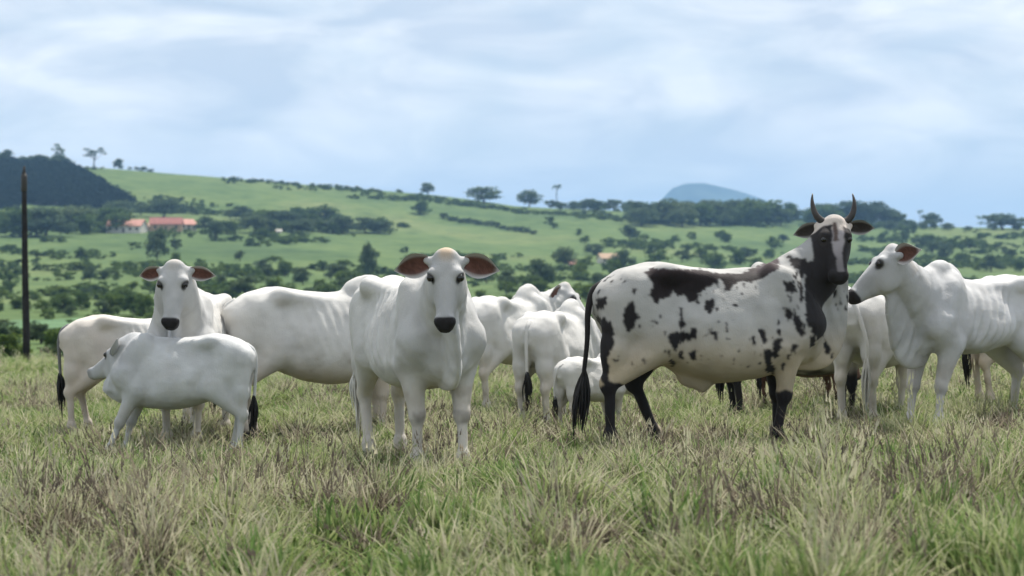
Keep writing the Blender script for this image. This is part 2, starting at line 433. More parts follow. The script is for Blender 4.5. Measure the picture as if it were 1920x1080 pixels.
def animal(name, label, cat, px, d, heading, s=1., length=1., poll=(.98, 0, 1.5), yaw=0, pitch=60, hump=1., hs=1., depth=0., rib=0., legs=(0, 0, 0, 0),
           h=.016, ear_drop=.15, ear_fwd=0., ear_len=.22, horns=False, tail='white', tailp=None, coat=None, group=None, tint=(1, 1, 1), neckw=1., dirt_bounce=.35, xoff=0, tailside=0, bull=False, mz=1., dewlap=1., ear_roll=0, belly=0., folds=1., nose=1., poll_tan=.15, knee=.2, switch='black', ear_w=1.):
    x0, y0 = (px - 960) / F * d, d
    L = length
    yw, pt = R(yaw), R(pitch)
    f = np.array([math.cos(yw) * math.cos(pt), math.sin(yw) * math.cos(pt), -math.sin(pt)])
    l = np.array([-math.sin(yw), math.cos(yw), 0.])
    u = np.cross(f, l)
    poll = np.array(poll, float)
    throat = poll + hs * (.14 * f - .17 * u)
    tip = poll + hs * .6 * f
    xs = [-1.02 * L, 1.0 * L, poll[0], tip[0], throat[0]]; ys = [-.46, .46, poll[1], tip[1]]; zs = [-.02, 1.62, poll[2], tip[2]]
    lo = (min(xs) - .18, min(ys) - .2, -.03); hi = (max(xs) + .18, max(ys) + .2, max(zs) + .18)
    Fd = Field(lo, hi, h / s)
    # trunk
    T = np.array([-.90, -.87, -.80, -.68, -.55, -.42, -.2, .05, .30, .50, .64, .74, .80]) * L
    Wd = np.array([.03, .085, .15, .205, .235, .25, .29, .318, .295, .245, .205, .15, .05]) * (1.06 if bull else 1)
    Hi = np.array([1.14, 1.20, 1.265, 1.325, 1.365, 1.385, 1.345, 1.325, 1.335, 1.36, 1.33, 1.22, 1.10])
    Lo = np.array([1.04, .96, .86, .78, .73, .68, .61, .565, .575, .60, .65, .72, .85]) - depth - belly * np.array([0, 0, 0, 0, .2, .6, 1, 1, .7, .3, 0, 0, 0])
    Fd.loft((0, 0, 0), (1, 0, 0), (0, 1, 0), (0, 0, 1), T, Wd, Hi, Lo, 2.15, .30, .05)
    # hump
    if hump > 0:
        Fd.ell((.42 * L, 0, 1.345), (.20, .09, .07 + .06 * hump), k=.10)
        Mh = np.array([(.94, 0, .34), (0, 1, 0), (-.34, 0, .94)])
        Fd.ell((.37 * L, 0, 1.385 + .06 * hump), (.125, .068, .05 + .075 * hump), Mh, k=.09)
    for sg in (-1, 1):
        Fd.ell((-.43 * L, sg * .195, 1.285), (.075, .05, .05), k=.10)              # hip bone
        Fd.ell((-.82 * L, sg * .085, 1.15), (.06, .045, .05), k=.10)               # pin bone
        Fd.ell((-.24 * L, sg * .365, 1.15), (.13, .125, .12), k=.10, sub=True)       # flank hollow
        Fd.seg((-.40 * L, sg * .185, 1.292), (.02 * L, sg * .12, 1.235), .036, .012, k=.10)   # edge of the loin
        Fd.ell((-.63 * L, sg * .27, 1.20), (.10, .075, .06), k=.08, sub=True)      # hollow before the pin bone
        Fd.ell((.255 * L, sg * .375, .98), (.045, .075, .22), k=.09, sub=True)     # groove behind the shoulder
        Fd.ell((-.30 * L, sg * .335, .80), (.05, .06, .14), k=.09, sub=True)       # fold of the flank
        Fd.seg((.36 * L, sg * .125, 1.33), (.55 * L, sg * .245, .98), .03, .03, k=.09)   # shoulder-blade ridge
        # shoulder
        Fd.seg((.42 * L, sg * .17, 1.22), (.62 * L, sg * .185, .93), .12, .125, (0, 1, 0), 1.5, .09)
        Fd.seg((.60 * L, sg * .185, .92), (.47 * L, sg * .195, .76), .12, .10, k=.08)
        sh = legs[0 if sg > 0 else 1]
        el = (.47 * L, sg * .185, .76); kn = (.52 * L + sh * .55, sg * .15, .415); ft = (.52 * L + sh, sg * .145, .13); hf = (.55 * L + sh, sg * .145, .03)
        Fd.seg(el, kn, .098, .052, k=.06)
        Fd.ell(kn, (.055, .052, .065), k=.03)
        Fd.seg(kn, ft, .037, .032, k=.03)
        Fd.ell(ft, (.046, .044, .05), k=.03)
        Fd.seg(ft, hf, .042, .05, k=.03)
        Fd.ell((hf[0] + .02, hf[1], .02), (.075, .055, .05), k=.02)
        # hind leg
        sh = legs[2 if sg > 0 else 3]
        stf = (-.42 * L + sh * .15, sg * .19, .79); hk = (-.73 * L + sh * .65, sg * .15, .50); ft = (-.68 * L + sh, sg * .15, .14); hf = (-.64 * L + sh, sg * .15, .03)
        Fd.seg((-.62 * L, sg * .135, 1.12), (-.47 * L, sg * .165, .86), .19, .15, (0, 1, 0), 1.45, .09)
        Fd.seg((-.74 * L, sg * .115, 1.06), (-.72 * L + sh * .3, sg * .145, .74), .13, .10, (0, 1, 0), 1.2, .08)
        Fd.seg(stf, hk, .125, .055, (0, 1, 0), 1.15, .07)
        Fd.seg((-.735 * L + sh * .35, sg * .145, .74), (hk[0] - .012, hk[1], hk[2] + .04), .085, .04, k=.06)
        Fd.ell((hk[0] - .012, hk[1], hk[2]), (.06, .046, .075), k=.03)
        Fd.seg(hk, ft, .041, .034, k=.03)
        Fd.ell(ft, (.048, .044, .052), k=.03)
        Fd.seg(ft, hf, .043, .05, k=.03)
        Fd.ell((hf[0] + .02, hf[1], .02), (.075, .055, .05), k=.02)
    if bull: Fd.ell((-.16, 0, .535 - depth), (.12, .045, .075), k=.1); Fd.ell((-.10, 0, .49 - depth), (.04, .03, .06), k=.06)
    # brisket
    Fd.ell((.66 * L, 0, .80), (.14, .10, .15), k=.1)
    # neck
    nb = np.array([.50 * L, 0, 1.10]); ne = poll + hs * (.055 * f - .085 * u)
    mid = (nb + ne) / 2 + np.array([.10, 0, -.03])
    n = 8; pr = None
    for i in range(n + 1):
        t = i / n
        p = (1 - t) ** 2 * nb + 2 * t * (1 - t) * mid + t * t * ne
        r = .265 * (1 - t) ** 1.1 + .118 * hs * (1 - (1 - t) ** 1.1); 
        if pr is not None:
            tg = unit(p - pr[0]); sdv = np.cross(tg, (0, 0, 1)); sdv = sdv if np.linalg.norm(sdv) > .05 else np.array([0, 1., 0])
            Fd.seg(pr[0], p, pr[1], r, sdv, (1.75 - .55 * t) / neckw, .06)
        pr = (p, r)
    # dewlap
    if dewlap > 0:
        dp = [throat + .02 * f - .0 * u, .5 * throat + .5 * np.array([.80 * L, 0, .80]) + np.array([.02, 0, -.02 * dewlap]), np.array([.80 * L, 0, .84 - .06 * dewlap]), np.array([.62 * L, 0, .66])]
        dp = spline(dp, 9)
        for i in range(8):
            tg = unit(dp[i + 1] - dp[i]); sdv = np.cross(tg, unit(nb - dp[i])); sdv = sdv if np.linalg.norm(sdv) > .05 else np.array([0, 1., 0])
            Fd.seg(dp[i], dp[i + 1], .06 + .05 * dewlap * math.sin(PI * i / 8), .06 + .05 * dewlap * math.sin(PI * (i + 1) / 8), sdv, 3.0, .045)
    # head
    q = hs
    T = np.array([-.06, -.03, .0, .07, .15, .22, .30, .38, .43, .48, .525, .545]) * q
    Wd = np.array([.04, .075, .098, .113, .115, .102, .082, .068, .067, .072, .062, .03]) * q * mz
    Hi = np.array([.0, .03, .05, .062, .056, .047, .035, .022, .014, .008, -.01, -.03]) * q
    Lo = np.array([-.07, -.11, -.15, -.19, -.215, -.215, -.195, -.16, -.14, -.128, -.11, -.08]) * q
    Fd.loft(poll, f, l, u, T, Wd, Hi, Lo, 2.4, -.05, .05)
    for sg in (-1, 1):
        hp = lambda t, a, b: poll + q * (t * f + sg * a * l + b * u)
        Fd.ell(hp(.135, .090, .020), (.042 * q,) * 3, k=.035)                        # brow
        Fd.ell(hp(.20, .075, -.15), (.085 * q, .035 * q, .07 * q), np.array([f, l, u]), .05)    # cheek
        Fd.ell(hp(.485, .045, -.02), (.035 * q, .03 * q, .03 * q), np.array([f, l, u]), .025)      # nostril wing
        Fd.seg(hp(.02, .09, -.03), hp(.0, .135, -.04), .042 * q, .03 * q, k=.03)      # ear root
    Fd.ell(poll + q * (-.015 * f + .02 * u), (.05 * q, .075 * q, .05 * q), np.array([f, l, u]), .04)   # poll crest
    # ribs and folds
    if rib > 0:
        sl, x, y, z = Fd.box((-.32 * L, -.5, .68), (.42 * L, .5, 1.3))
        msk = sstep(-.32 * L, -.1, x) * sstep(.42 * L, .2 * L, x) * sstep(.72, .85, z) * sstep(1.3, 1.15, z) * sstep(.1, .2, np.abs(y))
        Fd.v[sl] += (rib * .0095 * msk * np.cos((x + .35 * z) * 2 * PI / .088)).astype(np.float32)
    V, Fc = Fd.polygonise()
    # ---- coat colour
    rel = V - poll
    ht, hl, hu = (rel @ f) / q, (rel @ l) / q, (rel @ u) / q
    ishead = (ht > -.08) & (np.abs(hl) < .2) & (hu > -.26) & (hu < .12)
    isnose = ishead & (ht > .0)
    col = np.tile(WHITE * np.array(tint), (len(V), 1))
    nz = fbm(V, 3.2, 4); ny_ = fbm(V, 9., 14, 3)
    gm = np.clip(.45 * ny_ + .35 * fbm(V, 2.1, 15), 0, .45)[:, None]; col = col * (1 - gm) + np.array([.50, .475, .43]) * gm
    # greyer neck, shoulder and rump, under-parts yellowed by stain and painted-in grass bounce, stained legs
    gk = np.clip(.42 * sstep(.25 * L, .7 * L, V[:, 0]) * sstep(.5, .9, V[:, 2]) + .22 * nz, 0, .6)
    col = col * (1 - gk[:, None]) + GREY * gk[:, None]
    dk = np.clip(dirt_bounce * (sstep(.75, .50, V[:, 2]) * .8 + .3 * nz * sstep(1.0, .5, V[:, 2])), 0, .75)
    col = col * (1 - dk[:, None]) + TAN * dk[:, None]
    hoof = sstep(.105, .08, V[:, 2]); col = col * (1 - hoof[:, None]) + np.array([.04, .035, .03]) * hoof[:, None]
    kneeg = knee * np.clip(.6 + 1.2 * fbm(V, 18, 77, 2), 0, 1) * sstep(.06, .03, np.abs(V[:, 2] - .40)) * sstep(.0, .03, V[:, 0] - .535 * L) * (V[:, 0] > 0) * (np.abs(V[:, 1]) < .25)
    col = col * (1 - kneeg[:, None]) + np.array([.16, .14, .13]) * kneeg[:, None]
    fg = np.clip(.45 * sstep(.18, .42, ht) + .25 * sstep(.05, .10, np.abs(hl)) * sstep(-.12, .02, hu) + .25 * ny_, 0, .6)[:, None] * ishead[:, None]
    col = col * (1 - fg) + GREY * fg
    mud = np.clip(1.6 * (fbm(V, 7, 19, 3) - .22), 0, .5)[:, None] * sstep(1.0, .45, V[:, 2])[:, None] * dirt_bounce * 2
    col = col * (1 - mud) + np.array([.22, .17, .11]) * mud
    pt_ = (poll_tan * sstep(.10, -.02, ht + .03 * ny_) * ishead * sstep(.08, .02, np.abs(hl)))[:, None]; col = col * (1 - pt_) + np.array([.52, .36, .21]) * pt_
    if coat is not None: col = coat(V, col, (ht, hl, hu, ishead), (x0, y0, heading, s))
    if coat is not None:
        for _ in range(2):
            acc = np.zeros_like(col); cnt_ = np.zeros(len(V))
            for k in range(4):
                np.add.at(acc, Fc[:, k], col[Fc[:, (k + 1) % 4]]); np.add.at(cnt_, Fc[:, k], 1)
            col = .4 * col + .6 * acc / np.maximum(cnt_, 1)[:, None]
    nm = (sstep(.456, .476, ht + .012 * nz - .35 * np.clip(-hu - .085, 0, 1)) * ishead * (hu > -.17) * (ht < .60) * nose)[:, None]
    col = col * (1 - nm) + np.array([.018, .016, .017]) * nm
    for sg in (-1, 1):
        e = np.sqrt(((ht - .178) / 1.35) ** 2 + (hl - sg * .112) ** 2 + (hu - .022) ** 2)
        em = (sstep(.048, .032, e) * ishead * .92)[:, None]; col = col * (1 - em) + np.array([.03, .026, .025]) * em
        # brown-grey ring of thin hair round the eye and down the face
    # slack skin, folds and the uneven lie of the coat
    e1 = V[Fc[:, 2]] - V[Fc[:, 0]]; e2 = V[Fc[:, 3]] - V[Fc[:, 1]]; fn_ = np.cross(e1, e2); nr = np.zeros_like(V)
    for k in range(4): np.add.at(nr, Fc[:, k], fn_)
    nr /= np.linalg.norm(nr, axis=1)[:, None] + 1e-9
    mk = sstep(.10, .02, ishead * 1.0) * sstep(.45, .7, V[:, 2])
    fold = sstep(.22 * L, .42 * L, V[:, 0]) * sstep(.55, .75, V[:, 2]) * (1 - ishead)
    dsp = .011 * fbm(V, 6., 51, 3) * (.35 + .65 * mk) + .0075 * folds * fold * vnoise(V * np.array([20, 9, 4.5]) + V[:, [2]] * np.array([6, 0, 0]), 1., 53)
    dsp += .004 * mk * vnoise(V * np.array([7, 7, 16]), 1., 55)
    V = V + nr * dsp[:, None]
    V = V * s
    root = empty(name, (x0 + xoff, y0, gz(x0 + xoff, y0)), R(heading)); tag(root, label, cat, group)
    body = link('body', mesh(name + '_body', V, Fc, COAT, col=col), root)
    # ---- eyes
    for sg in (-1, 1):
        c = (poll + q * (.172 * f + sg * .106 * l + .026 * u)) * s
        Vs, Fs = [], []
        nu, nv = 10, 8
        for a in range(nv + 1):
            for b in range(nu):
                th, ph = PI * a / nv, 2 * PI * b / nu
                Vs.append(c +   .027 * s * q * np.array([math.sin(th) * math.cos(ph), math.sin(th) * math.sin(ph), math.cos(th)]))
        for a in range(nv):
            for b in range(nu): Fs.append((a * nu + b, (a + 1) * nu + b, (a + 1) * nu + (b + 1) % nu, a * nu + (b + 1) % nu))
        link('eye', mesh('eye', Vs, Fs, EYE), root)
        # ---- ears: a cupped leaf with an inner and an outer skin
        drop = ear_drop if not isinstance(ear_drop, tuple) else ear_drop[0 if sg > 0 else 1]
        fw = ear_fwd if not isinstance(ear_fwd, tuple) else ear_fwd[0 if sg > 0 else 1]
        base = poll + q * (.02 * f + sg * .12 * l - .03 * u)
        ax = unit(sg * l + drop * f - .12 * u + fw * u)
        nrm = u - (u @ ax) * ax; nrm = unit(nrm); 
        nrm = unit(nrm + .55 * f - (.55 * f @ ax) * ax)
        rl = ear_roll if not isinstance(ear_roll, tuple) else ear_roll[0 if sg > 0 else 1]
        if rl: 
            Mr = np.array(Matrix.Rotation(R(rl) * sg, 3, Vector(ax))); nrm = Mr @ nrm
        wv = np.cross(nrm, ax)
        ns, nw = 16, 11; Vv, cols, Fe = [], [], []
        for side in (0, 1):
            for a in range(ns):
                t = a / (ns - 1)
                wd = (.030 + .062 * math.sin(PI * min(1, t * .88 + .09)) ** .85) * (1 - t ** 4 * .96) * q * ear_w
                for b in range(nw):
                    v = (b / (nw - 1) - .5) * 2
                    cup = .55 * wd * (v * v - .6) * (1 - .5 * t)
                    p = base + ax * ear_len * t * q + wv * wd * v + nrm * (cup - .09 * q * t * t + (0.004 if side == 0 else -.006) * (1 - .6 * abs(v)))
                    p = p - f * 0
                    Vv.append(p * s)
                    if side == 0:
                        k = float(sstep(.98, .55, abs(v)) * sstep(1.0, .82, t)); nn = .75 + .5 * random.random()
                        inner = np.array([.13, .058, .042]) * nn * (1 - .55 * t * .6)
                        if bull: inner = np.array([.028, .022, .018]) * nn
                        cols.append(WHITE * (1 - k) * (.85 if not bull else .5) + inner * k)
                    else: cols.append(WHITE * np.array(tint) * .95 if not bull else np.array([.05, .045, .04]))
        for side in (0, 1):
            o = side * ns * nw
            for a in range(ns - 1):
                for b in range(nw - 1):
                    qd = (o + a * nw + b, o + a * nw + b + 1, o + (a + 1) * nw + b + 1, o + (a + 1) * nw + b)
                    Fe.append(qd if side else qd[::-1])
        rim = [a * nw for a in range(ns)] + [(ns - 1) * nw + b for b in range(1, nw)] + [a * nw + nw - 1 for a in range(ns - 2, -1, -1)]
        for i in range(len(rim) - 1): Fe.append((rim[i], rim[i + 1], rim[i + 1] + ns * nw, rim[i] + ns * nw))
        link('ear', mesh('ear', Vv, Fe, COAT, col=np.array(cols)), root)
        if horns:
            hp = lambda t, a, b: poll + q * (t * f + sg * a * l + b * u)
            # lyre horns: out, then up and slightly in (world up in the head's frame is -f mostly)
            pth = spline([hp(-.0, .07, .0), hp(-.03, .12, .01), hp(-.07, .155, .025), hp(-.13, .174, .04), hp(-.195, .178, .05), hp(-.255, .170, .055)], 18) * s
            rr = np.interp(np.linspace(0, 1, 18), [0, .25, .6, 1], [.036, .030, .022, .005]) * s * q
            Vh, Fh = tube(pth, rr, 12); link('horn', mesh('horn', Vh, Fh, HORN), root)
    # ---- tail
    if tailp is None:
        tailp = [(-.79 * L, 0, 1.24), (-.87 * L, tailside * .2, 1.19), (-.905 * L, tailside * .6, 1.06), (-.90 * L, tailside, .85), (-.885 * L, tailside, .64)]
    tp = spline(tailp, 22) * s
    rr = np.interp(np.linspace(0, 1, 22), [0, .15, .6, 1], [.040, .032, .020, .015]) * s
    Vt, Ft = tube(tp, rr, 10)
    tc_ = {'white': WHITE * np.array(tint), 'black': BLK, 'grey': GREY * .5}[tail]
    to = link('tail', mesh('tail', Vt, Ft, COAT, col=np.tile(tc_, (len(Vt), 1))), root)
    # switch: many tapering locks of hair
    end = tp[-1]; dirn = unit(tp[-1] - tp[-3]); V2, F2 = [], []
    for k in range(26):
        o = (rng.random(3) - .5) * .03 * s; ln = (.22 + .16 * rng.random()) * s; sp = (rng.random(3) - .5) * .09 * s
        st = tp[-1] - dirn * .10 * s * rng.random()
        pth = [st, st + dirn * ln * .35 + o + sp * .6, st + dirn * ln * .7 + o + sp * .9, st + (dirn + np.array([0, 0, -.3])) * ln + o * .5 + sp * .55]
        a, b = tube(spline(pth, 6), np.array([.008, .012, .012, .009, .005, .001]) * s, 4, cap=False)
        n0 = len(V2); V2 += list(a); F2 += [tuple(i + n0 for i in ff) for ff in b]
    link('tail_switch', mesh('tail_switch', V2, F2, HAIR if switch == 'black' else HAIRW), to)
    return root

# the spotted bull's coat: patches drawn as outlines on its near flank
ZB = (1060, 360, 2.077)
PATCH = [
 [(310,312),(350,296),(470,306),(570,312),(690,320),(745,288),(830,240),(832,292),(790,322),(725,358),(665,348),(640,380),(618,385),(618,352),(600,345),(545,372),(520,400),(500,425),(478,425),(460,400),(438,412),(420,380),(405,405),(350,432),(330,402),(345,362)],
 [(262,415),(284,460),(272,520),(242,547),(220,505),(226,452)],
 [(105,500),(130,483),(172,500),(187,540),(185,600),(163,645),(172,700),(186,800),(216,852),(200,960),(190,1060),(150,1060),(146,960),(138,830),(150,760),(112,650),(98,600)],
 [(446,445),(460,448),(462,500),(472,515),(448,535),(436,528),(450,500)],
 [(398,552),(440,540),(486,548),(494,532),(514,530),(510,570),(488,578),(460,576),(444,590),(430,626),(412,600)],
 [(482,615),(508,612),(508,660),(486,658)], [(446,620),(458,622),(454,654),(444,652)], [(402,652),(428,662),(420,682),(404,672)],
 [(396,615),(408,618),(404,632),(396,630)], [(380,552),(390,550),(388,570)], [(398,695),(412,698),(404,708)],
 [(558,534),(578,548),(598,546),(590,584),(574,566)], [(548,422),(574,414),(582,440),(562,470),(546,456)], [(514,398),(528,400),(522,434),(510,424)],
 [(930,272),(966,268),(985,330),(1000,400),(998,470),(1008,556),(988,574),(964,545),(946,520),(932,480),(936,430),(930,380),(940,330)], [(866,246),(930,262),(938,320),(922,345),(905,300),(884,292),(872,270)],
 [(905,350),(922,360),(926,420),(912,430)], [(872,400),(886,396),(884,430)], [(900,440),(910,436),(912,470)],
 [(848,350),(890,346),(902,392),(868,392)], [(855,448),(884,460),(886,498),(864,506)], [(892,470),(918,490),(936,548),(914,566),(894,530)],
 [(950,560),(974,556),(970,604),(952,606)], [(1006,566),(1032,600),(1032,634),(1012,634)],
 [(758,540),(784,532),(788,590),(766,602)], [(718,568),(738,560),(738,596),(722,598)], [(814,580),(848,568),(844,612),(818,612)],
 [(778,612),(828,612),(830,642),(806,640),(818,690),(808,710),(784,702),(776,650)], [(840,668),(858,672),(852,698),(838,694)], [(828,532),(846,542),(842,562),(828,556)],
 [(880,600),(892,590),(908,600),(896,624),(882,628)], [(890,300),(905,310),(900,345),(888,335)], [(690,365),(704,362),(702,378)],
 [(250,380),(272,376),(268,398)], [(120,420),(160,408),(168,440),(130,462)], [(1040,350),(1060,360),(1054,420),(1044,410)],
]
PATCH = [np.array([(ZB[0] + a / ZB[2], ZB[1] + b / ZB[2]) for a, b in p]) for p in PATCH]

def bull_coat(V, col, head, place):
    ht, hl, hu, ish = head; x0, y0, hd, s = place
    c, sn = math.cos(R(hd)), math.sin(R(hd))
    P = V * s
    W = np.stack([x0 + c * P[:, 0] - sn * P[:, 1], y0 + sn * P[:, 0] + c * P[:, 1], gz(x0, y0) + P[:, 2]], 1)
    q = np.stack([960 + F * W[:, 0] / W[:, 1], HOR - F * (W[:, 2] - CAM_H) / W[:, 1]], 1)
    jit = np.stack([fbm(V, 14, 21), fbm(V, 14, 22)], 1) * 5 + np.stack([fbm(V, 50, 23), fbm(V, 50, 24)], 1) * 5.0
    q = q + jit
    near = (V[:, 1] < .03) | (V[:, 2] > 1.30)
    blk = np.zeros(len(V)); sad = np.zeros(len(V))
    for i, p in enumerate(PATCH):
        m = inpoly(q, p)
        if i == 0: sad = np.maximum(sad, m)
        else: blk = np.maximum(blk, m & near)
    spk = (fbm(V, 34, 61, 2) > .46) & (fbm(V, 4, 62, 2) > .12) & (V[:, 2] > .62) & near
    blk = np.maximum(blk, spk)
    # far side: its own irregular patches
    fn = fbm(V, 3.0, 31, 3)
    blk = np.maximum(blk, (V[:, 1] > .03) & (fn > .28) & (V[:, 2] > .85))
    # lower legs
    jz = V[:, 2] + .04 * fbm(V, 9, 33, 2)
    front = V[:, 0] > 0
    blk = np.maximum(blk, front & (jz < .45) & (V[:, 1] < 0))
    blk = np.maximum(blk, front & (jz < .55) & (V[:, 1] > 0))
    blk = np.maximum(blk, (V[:, 0] < -.40) & (jz < .50))
    blk = np.maximum(blk, (~front) & (V[:, 1] > .07) & (jz < .80) & (V[:, 0] < -.42 * 1.03))
    fl = np.clip(.55 + .5 * fbm(V, 30, 37, 2), 0, 1)
    col = col * .74
    wt = np.clip(.7 * sstep(1.0, .60, V[:, 2]) + .08 * fn, 0, .8)[:, None]     # yellow belly: stain plus warm grass bounce put into the colour
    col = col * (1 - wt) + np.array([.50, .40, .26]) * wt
    bl = np.array([.016, .014, .015]); sd = np.array([.055, .038, .040])
    notb = ~(ish & (ht > -.03) & (hu > -.10 - .5 * np.clip(ht, 0, .3)))
    b = (blk * notb)[:, None]; col = col * (1 - b) + bl * b
    sa = (sad * notb * (V[:, 2] > .9))[:, None]
    sdc = sd[None, :] * (.6 + .8 * fl[:, None]) * (1 - .75 * sstep(1.36, 1.25, V[:, 2]))[:, None]
    col = col * (1 - sa) + sdc * sa
    # face: dark cheeks, grey blaze, white forehead
    n1 = fbm(V, 16, 41, 2)
    edge = .052 + .02 * n1 - .02 * sstep(.1, .4, ht)
    dark = ish & (np.abs(hl - .008) > edge) & (ht > .06 + .03 * n1) | ish & (hu < -.05) & (ht > .14)
    fc = np.where(dark[:, None], bl * 1.2, np.array([.36, .33, .34]) * (1 - .5 * sstep(.2, .42, ht))[:, None])
    fore = ish & (ht < .10 + .02 * n1) & (~dark); fc = np.where(fore[:, None], np.array([.66, .58, .52]), fc)
    brn = ish & (np.abs(hl + .012) < .02 + .008 * n1) & (ht > .03) & (ht < .2); fc = np.where(brn[:, None], np.array([.10, .07, .06]), fc)
    mix = (ish & (ht > -.03) & (hu > -.10 - .5 * np.clip(ht, 0, .3)))[:, None]
    return np.where(mix, fc, col)

def dark_legs(V, col, head, place):
    m = sstep(.60, .52, V[:, 2] + .05 * fbm(V, 8, 3, 2))[:, None]
    return col * (1 - m) + np.array([.02, .018, .018]) * m
def brown_coat(V, col, head, place):
    b = np.array([.13, .07, .05]); m = sstep(.2, .8, fbm(V, 3, 8))[:, None] * .4
    k = sstep(.35, .25, V[:, 2])[:, None]
    return (b * (1 - m) + b * 1.6 * m) * (1 - k) + b * .35 * k
def cream_rump(V, col, head, place):
    m = np.clip(.45 * sstep(.0, -.5, V[:, 0]) + .2 * fbm(V, 4, 12), 0, .6)[:, None]
    return col * (1 - m) + np.array([.58, .48, .38]) * m

G = 'white humped cattle standing in the pasture'
GC = 'calves in the herd'
# central cow, face to the camera
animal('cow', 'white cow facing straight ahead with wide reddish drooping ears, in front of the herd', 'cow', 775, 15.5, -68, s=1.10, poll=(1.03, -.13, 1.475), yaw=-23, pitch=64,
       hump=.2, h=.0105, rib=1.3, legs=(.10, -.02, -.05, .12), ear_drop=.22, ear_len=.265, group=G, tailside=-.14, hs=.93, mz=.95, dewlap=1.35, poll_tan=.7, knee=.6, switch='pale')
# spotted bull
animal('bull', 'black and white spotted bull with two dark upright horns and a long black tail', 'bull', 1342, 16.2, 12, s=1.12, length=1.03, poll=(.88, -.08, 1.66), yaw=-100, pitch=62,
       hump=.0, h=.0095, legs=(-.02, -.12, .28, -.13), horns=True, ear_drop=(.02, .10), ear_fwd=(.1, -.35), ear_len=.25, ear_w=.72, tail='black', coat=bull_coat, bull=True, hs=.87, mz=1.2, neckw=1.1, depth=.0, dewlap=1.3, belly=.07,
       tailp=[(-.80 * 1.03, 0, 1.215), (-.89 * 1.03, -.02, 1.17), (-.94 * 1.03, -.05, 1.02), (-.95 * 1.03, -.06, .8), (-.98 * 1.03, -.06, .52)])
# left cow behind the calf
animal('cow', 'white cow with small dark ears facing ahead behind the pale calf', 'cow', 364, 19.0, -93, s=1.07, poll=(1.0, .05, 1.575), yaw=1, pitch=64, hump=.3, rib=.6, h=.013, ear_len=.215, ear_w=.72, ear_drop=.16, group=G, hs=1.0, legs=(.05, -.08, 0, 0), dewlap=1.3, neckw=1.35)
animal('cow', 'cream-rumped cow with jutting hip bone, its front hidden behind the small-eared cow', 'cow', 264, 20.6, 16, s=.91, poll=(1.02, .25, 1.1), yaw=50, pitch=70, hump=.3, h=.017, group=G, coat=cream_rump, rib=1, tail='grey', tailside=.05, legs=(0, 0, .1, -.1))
animal('cow', 'white cow seen side-on with its head hidden behind the big-eared cow', 'cow', 606, 19.3, 17, s=1.07, poll=(1.0, .3, 1.15), yaw=60, pitch=70, hump=.2, h=.015, group=G, depth=.05, belly=.03, dirt_bounce=.55, legs=(0, 0, .05, -.05), tailside=.17, rib=.35, switch='pale')
animal('calf', 'pale blue-grey calf standing side-on in front of the small-eared cow', 'calf', 336, 17.9, 178, s=.83, length=.92, depth=.02, nose=.25, poll=(.62, -.10, 1.19), yaw=-26, pitch=26, hump=0, h=.0125, group=GC, tint=(.93, .96, 1.0), hs=1.02, ear_drop=-.75, ear_len=.30, ear_roll=20, ear_fwd=.75, legs=(.25, .14, -.05, .06), tail='white', dirt_bounce=.1, dewlap=.5, folds=.4)
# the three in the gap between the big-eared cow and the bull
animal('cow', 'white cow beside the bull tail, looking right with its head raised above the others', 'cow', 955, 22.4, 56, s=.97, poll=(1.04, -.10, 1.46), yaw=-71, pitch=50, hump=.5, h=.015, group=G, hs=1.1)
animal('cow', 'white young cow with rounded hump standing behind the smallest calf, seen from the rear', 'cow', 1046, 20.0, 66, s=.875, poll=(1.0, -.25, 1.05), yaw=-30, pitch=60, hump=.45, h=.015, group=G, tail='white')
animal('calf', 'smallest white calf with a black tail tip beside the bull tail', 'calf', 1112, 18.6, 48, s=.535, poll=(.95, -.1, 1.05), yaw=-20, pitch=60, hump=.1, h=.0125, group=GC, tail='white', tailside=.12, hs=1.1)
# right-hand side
animal('cow', 'white cow in profile facing left with a rounded hump, right of the bull', 'cow', 1824, 17.4, 214, s=1.0, poll=(1.10, .13, 1.55), yaw=-30, pitch=42, hump=.30, h=.0115, group=G, tint=(.95, .96, 1.0), rib=1.0, hs=1.02, ear_drop=-.55, ear_len=.20, legs=(.05, .10, 0, 0), dewlap=1.7, neckw=1.05, dirt_bounce=.2, ear_roll=30, depth=-.11, folds=1.6)
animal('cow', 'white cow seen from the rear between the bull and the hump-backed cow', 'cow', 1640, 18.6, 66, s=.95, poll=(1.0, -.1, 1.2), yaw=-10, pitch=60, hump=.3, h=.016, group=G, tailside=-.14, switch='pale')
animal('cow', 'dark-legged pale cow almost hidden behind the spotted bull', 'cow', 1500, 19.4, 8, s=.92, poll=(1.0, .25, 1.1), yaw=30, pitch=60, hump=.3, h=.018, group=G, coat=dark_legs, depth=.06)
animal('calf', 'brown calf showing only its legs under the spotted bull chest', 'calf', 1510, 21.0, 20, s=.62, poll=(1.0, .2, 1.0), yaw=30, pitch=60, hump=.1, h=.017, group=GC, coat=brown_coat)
animal('cow', 'pale cow mostly hidden behind the hump-backed cow at the picture edge', 'cow', 1960, 19.8, 8, s=.93, poll=(1.0, .2, 1.1), yaw=30, pitch=60, hump=.3, h=.018, group=G, dirt_bounce=.8)

